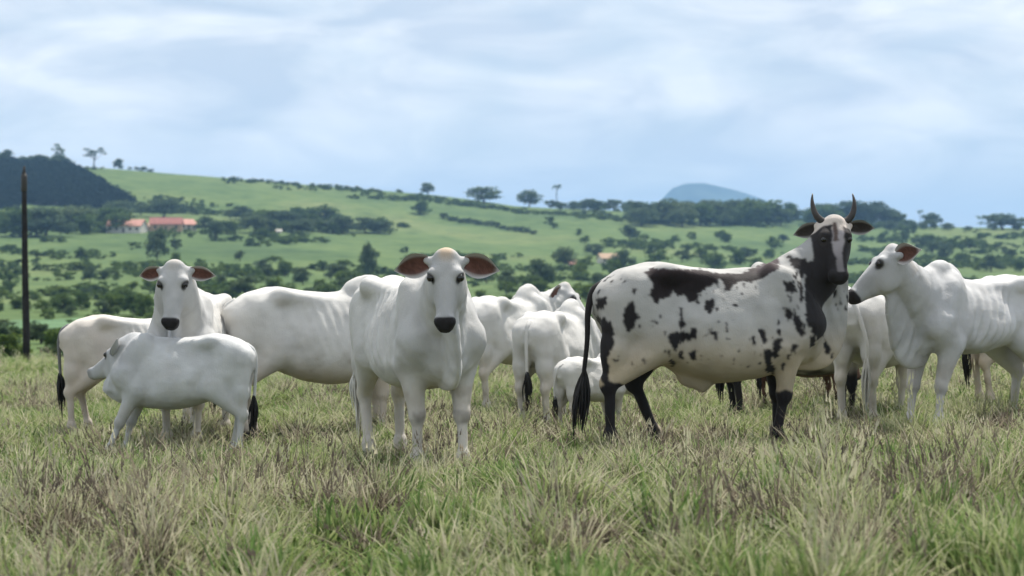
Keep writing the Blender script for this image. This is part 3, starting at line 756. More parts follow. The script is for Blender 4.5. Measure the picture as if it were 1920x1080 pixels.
#@@REST@@
# ------------------------------------------------------------------ leaf and bark materials
def leaf_mat(name, c0, c1, c2, trans=.33):
    m = bpy.data.materials.new(name); m.use_nodes = True; t = m.node_tree; t.nodes.clear(); Nn = t.nodes.new; Ln = t.links.new
    o = Nn('ShaderNodeOutputMaterial'); d = Nn('ShaderNodeBsdfDiffuse'); tr = Nn('ShaderNodeBsdfTranslucent'); mx = Nn('ShaderNodeMixShader'); mx.inputs[0].default_value = trans
    at = Nn('ShaderNodeAttribute'); at.attribute_name = 'coat'
    oi = Nn('ShaderNodeObjectInfo')
    ad = Nn('ShaderNodeMath'); ad.operation = 'MULTIPLY_ADD'; ad.inputs[1].default_value = .5
    sx = Nn('ShaderNodeSeparateColor'); Ln(at.outputs['Color'], sx.inputs[0])
    Ln(oi.outputs['Random'], ad.inputs[0])
    m5 = Nn('ShaderNodeMath'); m5.operation = 'MULTIPLY'; m5.inputs[1].default_value = .5; Ln(sx.outputs[0], m5.inputs[0]); Ln(m5.outputs[0], ad.inputs[2])
    r = Nn('ShaderNodeValToRGB'); e = r.color_ramp.elements; e.new(.5)
    for k, c in enumerate((c0, c1, c2)): e[k].position = (.1, .5, .9)[k]; e[k].color = c + (1,)
    Ln(ad.outputs[0], r.inputs[0]); Ln(r.outputs[0], d.inputs[0]); Ln(r.outputs[0], tr.inputs[0])
    Ln(d.outputs[0], mx.inputs[1]); Ln(tr.outputs[0], mx.inputs[2]); Ln(mx.outputs[0], o.inputs[0])
    return m
LEAF_DARK = leaf_mat('leaf_dark', (.062, .094, .058), (.092, .132, .072), (.128, .168, .08))
LEAF_MID = leaf_mat('leaf_mid', (.056, .094, .036), (.082, .128, .044), (.115, .165, .055))
LEAF_LIGHT = leaf_mat('leaf_light', (.075, .12, .034), (.105, .155, .042), (.14, .19, .052))
BARK = flat_mat('bark', (.075, .062, .05), .9, .1, .35, 1.5)

def leaf_quads(P, size, rs, bias=None):
    """one bent leaf-clump face (two triangles) at each point"""
    n = len(P)
    a = rs.normal(size=(n, 3)); a /= np.linalg.norm(a, axis=1)[:, None]
    if bias is not None: a = a + bias; a /= np.linalg.norm(a, axis=1)[:, None] + 1e-6
    t = rs.normal(size=(n, 3)); t -= (t * a).sum(1)[:, None] * a; t /= np.linalg.norm(t, axis=1)[:, None]
    b = np.cross(a, t); sz = size * (.6 + .8 * rs.random((n, 1)))
    V = np.stack([P - t * sz, P + b * sz * .6 + a * sz * .12, P + t * sz, P - b * sz * .6 + a * sz * .12], 1).reshape(-1, 3)
    return V, np.arange(n * 4).reshape(n, 4)

def crown_mesh(name, mat, seed, nclump, nleaf, shape, size=.05, airy=0.):
    """crown of leaf clumps in a unit box: x, y in -.5...5, z from shape[0] to 1"""
    rs = np.random.default_rng(seed); P = []; G = []
    for k in range(nclump):
        th = rs.random() * 2 * PI; rr = .36 * math.sqrt(rs.random()); zz = shape[0] + (1 - shape[0]) * (.15 + .72 * rs.random())
        env = math.sin(PI * min(1, max(0, (zz - shape[0]) / (1 - shape[0]) * .8 + .22))) ** shape[1]
        c = np.array([rr * env * math.cos(th) * 1.15, rr * env * math.sin(th) * 1.15, zz]); rad = (.10 + .10 * rs.random()) * (1 - airy * .4)
        q = rs.normal(size=(nleaf, 3)); q /= np.linalg.norm(q, axis=1)[:, None]; q *= (rs.random((nleaf, 1)) ** .45)
        P.append(c + q * rad * np.array([1.25, 1.25, .8 * (1 - shape[0]) * 1.2])); G.append(np.full(nleaf * 4, rs.random()))
    P = np.concatenate(P); V, Fc = leaf_quads(P, size, rs, np.array([0, 0, .5]))
    g = np.concatenate(G); g = np.clip(g + .15 * rs.normal(size=len(g)), 0, 1)
    return mesh(name, V, Fc, mat, False, np.repeat(g[:, None], 3, 1))

def trunk_mesh(name, seed, h, rad, limbs=5, top=.8):
    rs = np.random.default_rng(seed); V, Fc = [], []
    def add(p, r, n=6):
        a, b = tube(p, r, n, cap=False); o = len(V); V.extend(a); Fc.extend(tuple(i + o for i in f) for f in b)
    ln = (rs.random(2) - .5) * .12
    main = spline([(0, 0, -.06), (ln[0] * .3, ln[1] * .3, h * .5), (ln[0], ln[1], h), (ln[0] * 1.4, ln[1] * 1.4, top)], 8)
    add(main, np.linspace(rad, rad * .35, 8))
    for k in range(limbs):
        th = 2 * PI * (k + .5 * rs.random()) / limbs; b = main[3 + k % 3]; e = np.array([.30 * math.cos(th), .30 * math.sin(th), top * (.78 + .2 * rs.random())])
        add(spline([b, b * .5 + e * .5 + np.array([0, 0, -.05]), e], 5), np.linspace(rad * .5, rad * .12, 5), 5)
    return mesh(name, V, Fc, BARK)

CR, TR = {}, {}
for kind, mat, sh, ncl, nl, sz, airy in (('round', LEAF_DARK, (.08, .6), 26, 46, .050, 0), ('oak', LEAF_DARK, (.14, .5), 30, 44, .048, 0), ('bushy', LEAF_MID, (.02, .6), 24, 44, .055, 0),
                                     ('shrub', LEAF_MID, (.0, .5), 16, 34, .075, 0), ('dark_shrub', LEAF_DARK, (.0, .5), 16, 34, .075, 0), ('light', LEAF_LIGHT, (.05, .6), 18, 36, .065, 0),
                                     ('airy', LEAF_DARK, (.42, .5), 15, 30, .036, 1), ('tall', LEAF_DARK, (.04, .8), 24, 40, .055, 0)):
    for v in range(4):
        CR[kind, v] = crown_mesh('crown', mat, hash_ := (sum(map(ord, kind)) * 31 + v * 7), ncl, nl, sh, sz, airy)
        TR[kind, v] = trunk_mesh('trunk', sum(map(ord, kind)) + v, {'airy': .42, 'oak': .34, 'round': .28}.get(kind, .2), .035 if kind != 'airy' else .028)

ntree = 0
def tree(px, py, hp, wp, kind, label=None, group=None, name='tree', cat='tree', d=None):
    """a tree whose foot stands on the ground seen at photo pixel px, py; hp, wp are its apparent size there"""
    global ntree
    if d is None: x, d = on_ground(px, py)
    else: x = (px - 960) / F * d
    k = d / F; v = ntree % 4; ntree += 1
    r = empty(name, (x, d, gz(x, d) - .2), random.random() * 6.28)
    r.scale = (wp * k, wp * k, hp * k)
    tag(r, label, cat, group)
    link('crown', CR[kind, v], r); link('trunk', TR[kind, v], r)
    return r

# ---- trees that stand out
GR = 'trees along the skyline'
one = [
 (110, 309, 40, 34, 'airy', 'thin airy tree on the left skyline, next to the low dark thicket'),
 (176, 310, 40, 56, 'airy', 'flat-topped airy tree on the left skyline with a wide crown'),
 (12, 312, 32, 36, 'round', 'round dark tree on the skyline at the far left'),
 (222, 314, 20, 22, 'oak', 'small dark tree on the skyline just right of the flat-topped tree'),
 (295, 490, 66, 46, 'tall', 'tall dark tree below the red-roofed farmhouse'),
 (405, 452, 38, 36, 'round', 'dark blocky tree at the right end of the farm buildings'),
 (450, 490, 22, 24, 'round', 'lone small round tree in the bright field below the hedge'),
 (168, 530, 34, 32, 'oak', 'dark pointed small tree on the slope between pole and small-eared cow'),
 (690, 528, 78, 34, 'tall', 'tall slender tree left of the big-eared cow ears'),
 (762, 474, 12, 12, 'round', 'tiny dark round bush alone in the green field above the big ear'),
 (1180, 454, 32, 44, 'round', 'lone round grey-green tree in the field left of the spotted bull horns'),
 (992, 384, 32, 50, 'oak', 'broad rounded tree on the skyline just left of the lone palm'),
 (802, 362, 22, 30, 'oak', 'small leaning tree on the middle of the skyline'),
 (908, 380, 30, 72, 'oak', 'long low dark tree clump on the skyline above the big-eared cow'),
 (1010, 540, 58, 66, 'round', 'big dark round bush in the valley right of the big-eared cow'),
 (1058, 502, 40, 52, 'oak', 'dark tree beside the small pale house in the valley'),
 (1168, 508, 40, 50, 'round', 'dark tree right of the small pale house in the valley'),
 (1112, 478, 22, 44, 'oak', 'brownish low tree behind the small pale house'),
 (1748, 424, 26, 44, 'oak', 'round-topped tree on the right skyline beside the last palm'),
 (1880, 430, 30, 100, 'oak', 'wide dark tree clump on the skyline at the far right'),
 (1540, 420, 38, 60, 'oak', 'dark tree on the skyline behind the bull horns'),
 (1608, 420, 36, 50, 'oak', 'dark tree on the skyline right of the bull horns'),
 (1310, 402, 26, 60, 'light', 'bright green tree standing before the blue mountain'),
 (788, 402, 26, 46, 'bushy', 'small bush clump high on the middle of the open slope'),
 (1772, 486, 24, 34, 'round', 'dark round bush above the back of the hump-backed cow'),
 (306, 408, 36, 84, 'oak', 'wide dark tree behind the red roofs of the farm'),
]
for a in one: tree(*a[:5], label=a[5])

# ---- the repeated ones
rs = np.random.default_rng(11)
for px, py, n, spx, spy, hh, kinds, lab, grp in (
  (82, 312, 10, 40, 1, 20, ('round', 'oak'), 'low dark tree in the thicket on the left skyline', 'thicket on the left skyline'),
  (255, 318, 5, 34, 2, 10, ('shrub', 'dark_shrub'), 'small bush on the bare left ridge', 'bushes on the left ridge'),
  (550, 437, 22, 170, 3, 32, ('oak', 'round', 'bushy'), 'dark tree in the long hedge right of the farmhouse', 'hedge right of the farmhouse'),
  (520, 418, 12, 90, 9, 30, ('bushy', 'oak'), 'green tree above the long hedge', 'trees above the hedge'),
  (110, 432, 26, 130, 16, 42, ('bushy', 'oak', 'round'), 'mid green tree below the dark wooded hillside', 'trees below the dark hillside wood'),
  (290, 404, 8, 80, 5, 26, ('oak', 'round'), 'dark tree behind the farm roofs', 'trees behind the farm'),
  (1160, 394, 14, 110, 2, 20, ('oak', 'round', 'bushy'), 'dark tree of the skyline wood left of the mountain', 'skyline wood left of the mountain'),
  (1060, 384, 5, 40, 2, 14, ('oak', 'round'), 'low tree under the lone palm', 'low trees under the lone palm'),
  (1440, 414, 52, 250, 11, 36, ('oak', 'round', 'bushy', 'round'), 'dark tree of the skyline wood under the mountain and bull horns', 'skyline wood below the mountain'),
  (1680, 430, 12, 80, 4, 17, ('oak', 'bushy'), 'low tree on the right skyline near the palms', 'low trees near the palms'),
  (1800, 432, 6, 120, 2, 14, ('oak', 'bushy'), 'low tree on the far right skyline', 'low trees on the right skyline'),
  (40, 575, 12, 70, 28, 28, ('bushy', 'light', 'shrub'), 'dark bush on the slope beside the pole', 'bushes beside the pole'),
  (200, 565, 12, 90, 30, 32, ('bushy', 'round', 'light'), 'bush in the valley left of the small-eared cow', 'valley bushes left of the herd'),
  (575, 540, 18, 120, 32, 34, ('round', 'light', 'bushy'), 'bush in the valley above the side-on cow', 'valley bushes above the side-on cow'),
  (1060, 545, 34, 190, 46, 33, ('round', 'bushy', 'light', 'light'), 'bush in the valley between the big-eared cow and the bull', 'valley bushes behind the three cows'),
  (1330, 480, 17, 150, 34, 24, ('bushy', 'round', 'light'), 'bush on the slope above the back of the bull', 'bushes above the bull back'),
  (1800, 480, 19, 150, 34, 25, ('bushy', 'round', 'light'), 'bush on the slope above the hump-backed cow', 'bushes above the hump-backed cow')):
    for i in range(n):
        x = px + (2 * (i + .5) / n - 1) * spx + rs.normal() * spx * .04; y = py + rs.uniform(-1, 1) * spy
        h_ = hh * rs.uniform(.6, 1.15) * (1 + .25 * (y - py) / max(spy, 6)); kd = kinds[int(rs.integers(len(kinds)))]
        tree(x, y, h_, h_ * (rs.uniform(1.4, 2.3) if py < 470 else rs.uniform(1.1, 1.7)), kd, lab, grp, 'shrub' if ('bush' in lab) else 'tree', 'bush' if 'bush' in lab else 'tree')
for i in range(16):                                           # thin diagonal hedge across the middle slope
    t = i / 15; tree(832 + 168 * t, 411 + 29 * t + rs.normal() * 1., 10 * rs.uniform(.8, 1.3), 20, 'dark_shrub', 'low dark bush in the diagonal hedge across the middle slope', 'diagonal hedge', 'shrub', 'bush')
for i in range(12):
    t = i / 11; tree(1080 + 165 * t, 402 + 16 * t + rs.normal() * 1., 8 * rs.uniform(.8, 1.3), 20, 'dark_shrub', 'low dark bush in the hedge below the skyline wood', 'hedge below the skyline wood', 'shrub', 'bush')
for i in range(108):                                           # scattered scrub
    x = rs.uniform(-150, 2070); y = rs.uniform(455, 606) if not 350 < x < 920 else rs.uniform(505, 606)
    if i % 5 == 0: y = rs.uniform(345, 450); 
    s_ = rs.uniform(.5, 1.2) * (9 + (y - 340) * .085)
    tree(x, max(y, np.interp(x, RPX, RY) + 12), s_, s_ * rs.uniform(1.1, 1.9), ('shrub', 'dark_shrub', 'light')[i % 3], 'small bush scattered over the far green slope', 'bushes scattered over the far slope', 'shrub', 'bush')
for i in range(26):                                           # near bushes just beyond the pasture
    x = rs.uniform(-80, 130) if i < 11 else rs.uniform(-100, 2050); y = rs.uniform(640, 676) if i < 11 else rs.uniform(610, 660)
    tree(x, y, rs.uniform(30, 56) if i < 11 else rs.uniform(12, 30), rs.uniform(50, 90), ('bushy', 'dark_shrub', 'light')[i % 3], 'leafy bush at the lower edge of the pasture near the pole' if i < 11 else 'low bush in the valley just beyond the pasture', 'bushes near the pole foot' if i < 11 else 'low bushes beyond the pasture', 'shrub', 'bush')

# each repeat is told by its size and its place in its row
ONES = 'zeroth first second third fourth fifth sixth seventh eighth ninth tenth eleventh twelfth thirteenth fourteenth fifteenth sixteenth seventeenth eighteenth nineteenth'.split()
TENS = {2: 'twenty', 3: 'thirty', 4: 'forty', 5: 'fifty', 6: 'sixty', 7: 'seventy', 8: 'eighty', 9: 'ninety', 10: 'hundred'}
TENTH = {2: 'twentieth', 3: 'thirtieth', 4: 'fortieth', 5: 'fiftieth', 6: 'sixtieth', 7: 'seventieth', 8: 'eightieth', 9: 'ninetieth', 10: 'hundredth'}
def ordinal(n):
    if n < 20: return ONES[n]
    if n % 10 == 0: return TENTH[n // 10]
    return TENS[n // 10] + '-' + ONES[n % 10]
def own_labels():
    byg = {}
    for o in C.objects:
        if o.parent is None and o.get('group') and o.get('category') in ('tree', 'bush') and o.get('label'): byg.setdefault((o['group'], o['label']), []).append(o)
    for (g, lb), os_ in byg.items():
        if len(os_) < 2: continue
        os_.sort(key=lambda o: o.location.x / o.location.y)
        hm = sorted(o.scale[2] / o.location.y for o in os_)[len(os_) // 2]
        for i, o in enumerate(os_):
            sz_ = o.scale[2] / o.location.y; ad = 'tall' if sz_ > 1.12 * hm else 'low' if sz_ < .88 * hm else 'broad' if o.scale[0] > 1.75 * o.scale[2] else 'rounded'
            o['label'] = '%s %s, %s from the left of the %s' % (ad, o['category'], ordinal(i + 1), g)
own_labels()

# ---- palms
def frond_mesh(seed):
    rs = np.random.default_rng(seed); V, Fc = [], []
    pth = spline([(0, 0, 0), (.35, 0, .22), (.75, 0, .15), (1.05, 0, -.2)], 10)
    for i in range(9):
        a, b = pth[i], pth[i + 1]; wd = .16 * math.sin(PI * (i + .8) / 10.5)
        o = len(V)
        V += [a + (0, .012, 0), a + (0, wd, -wd * .7), b + (0, wd * .7, -wd * .9), b, a + (0, -.012, 0), a + (0, -wd, -wd * .7), b + (0, -wd * .7, -wd * .9)]
        Fc += [(o, o + 1, o + 2, o + 3), (o + 4, o + 3, o + 6, o + 5)]
    return mesh('frond', V, Fc, LEAF_DARK, False, np.full((len(V), 3), .4))
FR = frond_mesh(1)
tv, tf = tube(spline([(0, 0, -.5), (.2, 0, 4), (.1, .1, 8), (.3, 0, 11)], 10), np.linspace(.24, .15, 10), 7)
PTR = mesh('trunk', tv, tf, BARK)
for px, py, topy, lab in ((1043, 386, 338, 'lone palm standing above the middle skyline'), (1650, 424, 388, 'tallest of the two palms close together on the right skyline'),
                        (1676, 428, 399, 'shorter palm of the pair on the right skyline'), (1725, 426, 392, 'small palm on the right skyline beside the round-topped tree')):
    x, d = on_ground(px, py); sc_ = (py - topy) * d / F / 13.5
    r = empty('palm_tree', (x, d, gz(x, d)), rs.random() * 6); r.scale = (sc_ * 1.05,) * 2 + (sc_,); tag(r, lab, 'palm', 'palms on the skyline')
    link('trunk', PTR, r)
    for k in range(15):
        f_ = link('frond', FR, r); f_.location = (.3, 0, 11); f_.rotation_euler = (0, R(-38 + 66 * ((k * 7) % 15) / 15.), 2 * PI * k / 15 * 2.3); f_.scale = (2.6, 2.6, 2.6)

# ---- floor of the hillside wood
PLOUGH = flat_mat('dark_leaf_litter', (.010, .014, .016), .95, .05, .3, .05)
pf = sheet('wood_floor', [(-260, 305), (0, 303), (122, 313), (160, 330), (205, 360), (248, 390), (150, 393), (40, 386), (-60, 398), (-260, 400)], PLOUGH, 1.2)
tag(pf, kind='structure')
CROP = flat_mat('crop_rows', (.10, .17, .085), .95, .05, .3, .25)
cf = sheet('crop_field', [(-150, 604), (150, 598), (330, 600), (330, 618), (150, 616), (-150, 622)], CROP, .12); tag(cf, kind='structure')

# ---- farm buildings
TILE = flat_mat('red_roof_tiles', (.27, .115, .095), .8, .15, .25, 1.2)
TILEP = flat_mat('faded_pink_roof_tiles', (.46, .24, .19), .8, .15, .2, 1.2)
WALLM = flat_mat('limewash', (.62, .58, .52), .85, .1, .1, 1)
TANW = flat_mat('tan_plaster', (.42, .30, .21), .85, .1, .12, 1)
DARKW = flat_mat('shutter_dark', (.05, .045, .04), .5, .3, .2, 2)
def boxm(name, lo, hi, mat, parent):
    V = [(x, y, z) for x in (lo[0], hi[0]) for y in (lo[1], hi[1]) for z in (lo[2], hi[2])]
    return link(name, mesh(name, V, [(0, 1, 3, 2), (4, 6, 7, 5), (0, 4, 5, 1), (2, 3, 7, 6), (0, 2, 6, 4), (1, 5, 7, 3)], mat, False), parent)
def house(px, py, wpx, hpx, label, wall, roof, rz=0, nwin=3):
    x, d = on_ground(px, py); k = d / F; Wd, H = wpx * k / 2, hpx * k; Dp = min(Wd * .9, 5.); e = H * .52
    r = empty('farm_house', (x, d, gz(x, d)), R(rz)); tag(r, label, 'house', 'farm buildings in the valley')
    V = [(-Wd, -Dp, -1), (Wd, -Dp, -1), (Wd, Dp, -1), (-Wd, Dp, -1), (-Wd, -Dp, e), (Wd, -Dp, e), (Wd, Dp, e), (-Wd, Dp, e), (-Wd, 0, H - .25), (Wd, 0, H - .25)]
    link('wall', mesh('wall', V, [(0, 1, 5, 4), (2, 3, 7, 6), (1, 2, 6, 9, 5), (3, 0, 4, 8, 7)], wall, False), r)
    o = .45; sl_ = (H - e) / Dp
    V = []
    for zz in (0, .22):
        V += [(-Wd - o, -Dp - o, e - o * sl_ + zz), (Wd + o, -Dp - o, e - o * sl_ + zz), (Wd + o, 0, H + zz), (-Wd - o, 0, H + zz), (-Wd - o, Dp + o, e - o * sl_ + zz), (Wd + o, Dp + o, e - o * sl_ + zz)]
    link('roof', mesh('roof', V, [(6, 7, 8, 9), (9, 8, 11, 10), (1, 0, 3, 2), (2, 3, 4, 5), (0, 1, 7, 6), (5, 4, 10, 11), (1, 2, 8, 7), (2, 5, 11, 8), (3, 0, 6, 9), (4, 3, 9, 10)], roof, False), r)
    for q in range(nwin):
        cx = -Wd + 2 * Wd * (q + .5) / nwin
        if q == nwin // 2: boxm('door', (cx - .5, -Dp - .06, 0), (cx + .5, -Dp + .05, min(2.1, e * .85)), DARKW, r)
        else: boxm('window', (cx - .55, -Dp - .05, e * .35), (cx + .55, -Dp + .05, e * .78), DARKW, r)
house(238, 437, 66, 24, 'long farmhouse with a faded pink roof at the left of the farm', WALLM, TILEP, -8, 5)
house(312, 434, 58, 25, 'main farmhouse with the bright red roof in the middle of the farm', TANW, TILE, 6, 3)
house(346, 432, 34, 20, 'small outbuilding with an orange-pink roof at the right of the farm', WALLM, TILEP, 40, 3)
house(276, 432, 26, 12, 'low tan shed between the two larger farm roofs', TANW, TANW, 0, 3)
house(1140, 494, 34, 18, 'small pale house among dark trees in the valley behind the herd', WALLM, TANW, 15, 3)
house(1072, 500, 14, 12, 'tiny white hut left of the small pale valley house', WALLM, TILEP, -10, 1)
house(523, 438, 9, 6, 'tiny white hut at the foot of the long hedge', WALLM, WALLM, 0, 1)

# ---- utility pole
WOOD = flat_mat('weathered_pole_wood', (.028, .026, .025), .85, .15, .4, 3)
px_, d_ = 47, 62.
x_ = (px_ - 960) / F * d_; r = empty('utility_pole', (x_, d_, gz(x_, d_))); tag(r, 'dark weathered wooden utility pole standing alone at the left of the pasture', 'pole')
hgt = CAM_H + (HOR - 322) / F * d_ - gz(x_, d_)
pv, pfc = tube(np.array([(.05, 0, -.4), (.04, 0, 1), (-.0, 0, 3), (-.03, 0, hgt - .1), (-.03, 0, hgt)]), np.array([.118, .115, .10, .072, .06]), 14)
link('shaft', mesh('shaft', pv, pfc, WOOD), r)
pv, pfc = tube(np.array([(-.03, 0, hgt - .62), (-.03, 0, hgt - .58), (-.03, 0, hgt - .12), (-.03, 0, hgt - .08)]), np.array([.075, .095, .095, .075]), 14)
link('metal_sleeve', mesh('metal_sleeve', pv, pfc, DARKW), r)
pv, pfc = tube(np.array([(-.03, 0, hgt - .02), (-.03, 0, hgt + .05), (-.03, 0, hgt + .10), (-.03, 0, hgt + .15), (-.03, 0, hgt + .17)]), np.array([.02, .05, .035, .045, .01]), 10)
link('insulator', mesh('insulator', pv, pfc, DARKW), r)

# ------------------------------------------------------------------ grass
def grass_mat():
    m = bpy.data.materials.new('grass_blades'); m.use_nodes = True; t = m.node_tree; t.nodes.clear(); Nn = t.nodes.new; Ln = t.links.new
    o = Nn('ShaderNodeOutputMaterial'); d = Nn('ShaderNodeBsdfDiffuse'); tr = Nn('ShaderNodeBsdfTranslucent'); mx = Nn('ShaderNodeMixShader'); mx.inputs[0].default_value = .42
    a = Nn('ShaderNodeAttribute'); a.attribute_name = 'coat'; sp = Nn('ShaderNodeSeparateColor'); Ln(a.outputs['Color'], sp.inputs[0])
    ti = Nn('ShaderNodeAttribute'); ti.attribute_type = 'INSTANCER'; ti.attribute_name = 'tint'
    # per blade variation added to the tuft's own dryness
    ad = Nn('ShaderNodeMath'); ad.operation = 'MULTIPLY_ADD'; ad.inputs[1].default_value = .56; Ln(sp.outputs[1], ad.inputs[0]); Ln(ti.outputs['Fac'], ad.inputs[2])
    sb = Nn('ShaderNodeMath'); sb.operation = 'SUBTRACT'; sb.inputs[1].default_value = .28; Ln(ad.outputs[0], sb.inputs[0])
    r = Nn('ShaderNodeValToRGB'); e = r.color_ramp.elements
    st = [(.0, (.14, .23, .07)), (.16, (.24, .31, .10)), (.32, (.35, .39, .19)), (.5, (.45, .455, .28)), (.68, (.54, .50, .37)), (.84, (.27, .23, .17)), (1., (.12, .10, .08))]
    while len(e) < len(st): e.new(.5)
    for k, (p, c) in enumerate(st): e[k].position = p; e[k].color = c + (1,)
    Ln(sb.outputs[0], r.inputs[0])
    # blade darkens to brown towards its foot
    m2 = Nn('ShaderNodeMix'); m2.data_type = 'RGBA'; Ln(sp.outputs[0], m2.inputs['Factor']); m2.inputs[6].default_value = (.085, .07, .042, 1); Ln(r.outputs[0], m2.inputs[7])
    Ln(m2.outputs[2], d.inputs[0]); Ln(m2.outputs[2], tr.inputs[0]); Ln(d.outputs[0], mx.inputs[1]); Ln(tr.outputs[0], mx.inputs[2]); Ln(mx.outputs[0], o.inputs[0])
    return m
GRASS = grass_mat()

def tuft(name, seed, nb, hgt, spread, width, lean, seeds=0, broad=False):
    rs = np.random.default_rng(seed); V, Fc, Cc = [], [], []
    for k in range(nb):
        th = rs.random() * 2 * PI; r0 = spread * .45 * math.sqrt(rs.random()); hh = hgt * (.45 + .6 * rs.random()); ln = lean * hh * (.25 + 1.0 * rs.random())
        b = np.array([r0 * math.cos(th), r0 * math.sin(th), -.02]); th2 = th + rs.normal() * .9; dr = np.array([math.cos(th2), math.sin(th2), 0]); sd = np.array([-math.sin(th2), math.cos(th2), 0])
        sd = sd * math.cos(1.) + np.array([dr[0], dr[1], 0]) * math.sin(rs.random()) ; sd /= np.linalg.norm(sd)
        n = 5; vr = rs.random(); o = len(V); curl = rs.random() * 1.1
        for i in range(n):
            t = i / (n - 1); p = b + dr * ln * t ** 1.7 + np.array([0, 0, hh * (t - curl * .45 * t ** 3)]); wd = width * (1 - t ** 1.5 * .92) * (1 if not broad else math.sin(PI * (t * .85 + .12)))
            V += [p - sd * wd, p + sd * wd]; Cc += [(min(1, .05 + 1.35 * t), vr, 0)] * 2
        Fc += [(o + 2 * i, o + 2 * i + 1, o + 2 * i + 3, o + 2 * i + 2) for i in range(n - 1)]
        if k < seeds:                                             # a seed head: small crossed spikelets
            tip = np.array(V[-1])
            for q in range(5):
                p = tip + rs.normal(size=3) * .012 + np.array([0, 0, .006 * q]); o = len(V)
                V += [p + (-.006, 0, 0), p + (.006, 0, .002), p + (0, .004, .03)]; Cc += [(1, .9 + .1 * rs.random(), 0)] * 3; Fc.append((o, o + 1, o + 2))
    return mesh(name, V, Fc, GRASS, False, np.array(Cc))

protos = bpy.data.collections.new('grass_tufts')
PRO = [('tuft_a', 1, 18, .16, .24, .0098, 1.4, 0), ('tuft_b', 2, 17, .19, .26, .0085, 1.6, 0), ('tuft_c', 3, 20, .13, .28, .0105, 1.9, 0), ('tuft_d', 4, 15, .25, .18, .0068, 1.0, 2),
       ('tuft_e', 5, 22, .17, .24, .0080, 1.8, 0), ('tuft_f', 6, 16, .18, .18, .0165, 1.0, 0, True), ('tuft_g', 7, 20, .22, .27, .0074, 1.6, 2)]
for p in PRO:
    o = bpy.data.objects.new(p[0], tuft(*p)); protos.objects.link(o)

def gn_scatter():
    g = bpy.data.node_groups.new('scatter_tufts', 'GeometryNodeTree')
    g.interface.new_socket('Geometry', in_out='INPUT', socket_type='NodeSocketGeometry'); g.interface.new_socket('Geometry', in_out='OUTPUT', socket_type='NodeSocketGeometry')
    Nn = g.nodes.new; Ln = g.links.new
    i = Nn('NodeGroupInput'); o = Nn('NodeGroupOutput'); ci = Nn('GeometryNodeCollectionInfo'); ci.inputs['Collection'].default_value = protos
    ci.inputs['Separate Children'].default_value = True; ci.inputs['Reset Children'].default_value = True
    ip = Nn('GeometryNodeInstanceOnPoints'); ip.inputs['Pick Instance'].default_value = True
    def attr(nm, ty):
        a = Nn('GeometryNodeInputNamedAttribute'); a.data_type = ty; a.inputs['Name'].default_value = nm; return a.outputs['Attribute']
    er = Nn('FunctionNodeEulerToRotation'); Ln(attr('rot', 'FLOAT_VECTOR'), er.inputs[0])
    Ln(i.outputs[0], ip.inputs['Points']); Ln(ci.outputs[0], ip.inputs['Instance']); Ln(attr('pick', 'INT'), ip.inputs['Instance Index'])
    Ln(er.outputs[0], ip.inputs['Rotation']); Ln(attr('size', 'FLOAT_VECTOR'), ip.inputs['Scale']); Ln(ip.outputs[0], o.inputs[0])
    return g
GN = gn_scatter()

def grass_object(name, X, Y, tint, size, pick, rot):
    me = bpy.data.meshes.new(name); n = len(X); Z = terrain(X, Y)
    me.vertices.add(n); me.vertices.foreach_set('co', np.stack([X, Y, Z], 1).astype(np.float32).ravel())
    for nm, ty, da in (('rot', 'FLOAT_VECTOR', rot), ('size', 'FLOAT_VECTOR', size)):
        a = me.attributes.new(nm, ty, 'POINT'); a.data.foreach_set('vector', np.asarray(da, np.float32).ravel())
    a = me.attributes.new('tint', 'FLOAT', 'POINT'); a.data.foreach_set('value', np.asarray(tint, np.float32))
    a = me.attributes.new('pick', 'INT', 'POINT'); a.data.foreach_set('value', np.asarray(pick, np.int32))
    o = link(name, me); md = o.modifiers.new('scatter', 'NODES'); md.node_group = GN; tag(o, kind='stuff')
    return o

def cap(y):                                                # grazed lower round the herd
    return np.interp(y, [8, 12.5, 14.2, 16.6, 19, 40], [2.0, 2.0, 1.75, 1.25, 1.5, 1.4])
# low sward
gx, gy, gs = [], [], []
for d0, d1, dens, sc0 in ((7.5, 12, 42, .9), (12, 18, 44, .95), (18, 26, 40, 1.1), (26, 40, 24, 1.4), (40, 64, 9, 2.0)):
    n = int(dens * .47 * (d1 ** 2 - d0 ** 2))
    yy = np.sqrt(rs.random(n) * (d1 ** 2 - d0 ** 2) + d0 ** 2); xx = (rs.random(n) * 2 - 1) * .47 * yy
    gx.append(xx); gy.append(yy); gs.append(np.full(n, sc0))
gx, gy, gs = np.concatenate(gx), np.concatenate(gy), np.concatenate(gs)
P = np.stack([gx, gy, gx * 0], 1)
n_a = fbm(P, .9, 61, 3); n_b = fbm(P, .35, 64, 3); n_c = fbm(P, 2.2, 67, 2)
tint = np.clip(.27 + .60 * n_a + .30 * n_b + .13 * rs.normal(size=len(gx)) - .10 * sstep(17, 24, gy), 0, 1)
hv = np.clip(.62 + .5 * n_c + .3 * n_a + .1 * rs.normal(size=len(gx)), .3, 1.3) * gs * cap(gy)
pick = rs.integers(0, 5, len(gx)); pick = np.where((tint < .18) & (rs.random(len(gx)) < .6), 5, pick)
sz = np.stack([gs * (.8 + .4 * rs.random(len(gx)))] * 2 + [hv], 1)
rot = np.stack([rs.normal(size=len(gx)) * .12, rs.normal(size=len(gx)) * .12, rs.random(len(gx)) * 6.283], 1)
A_ = [(gx, gy, tint, sz, pick, rot)]
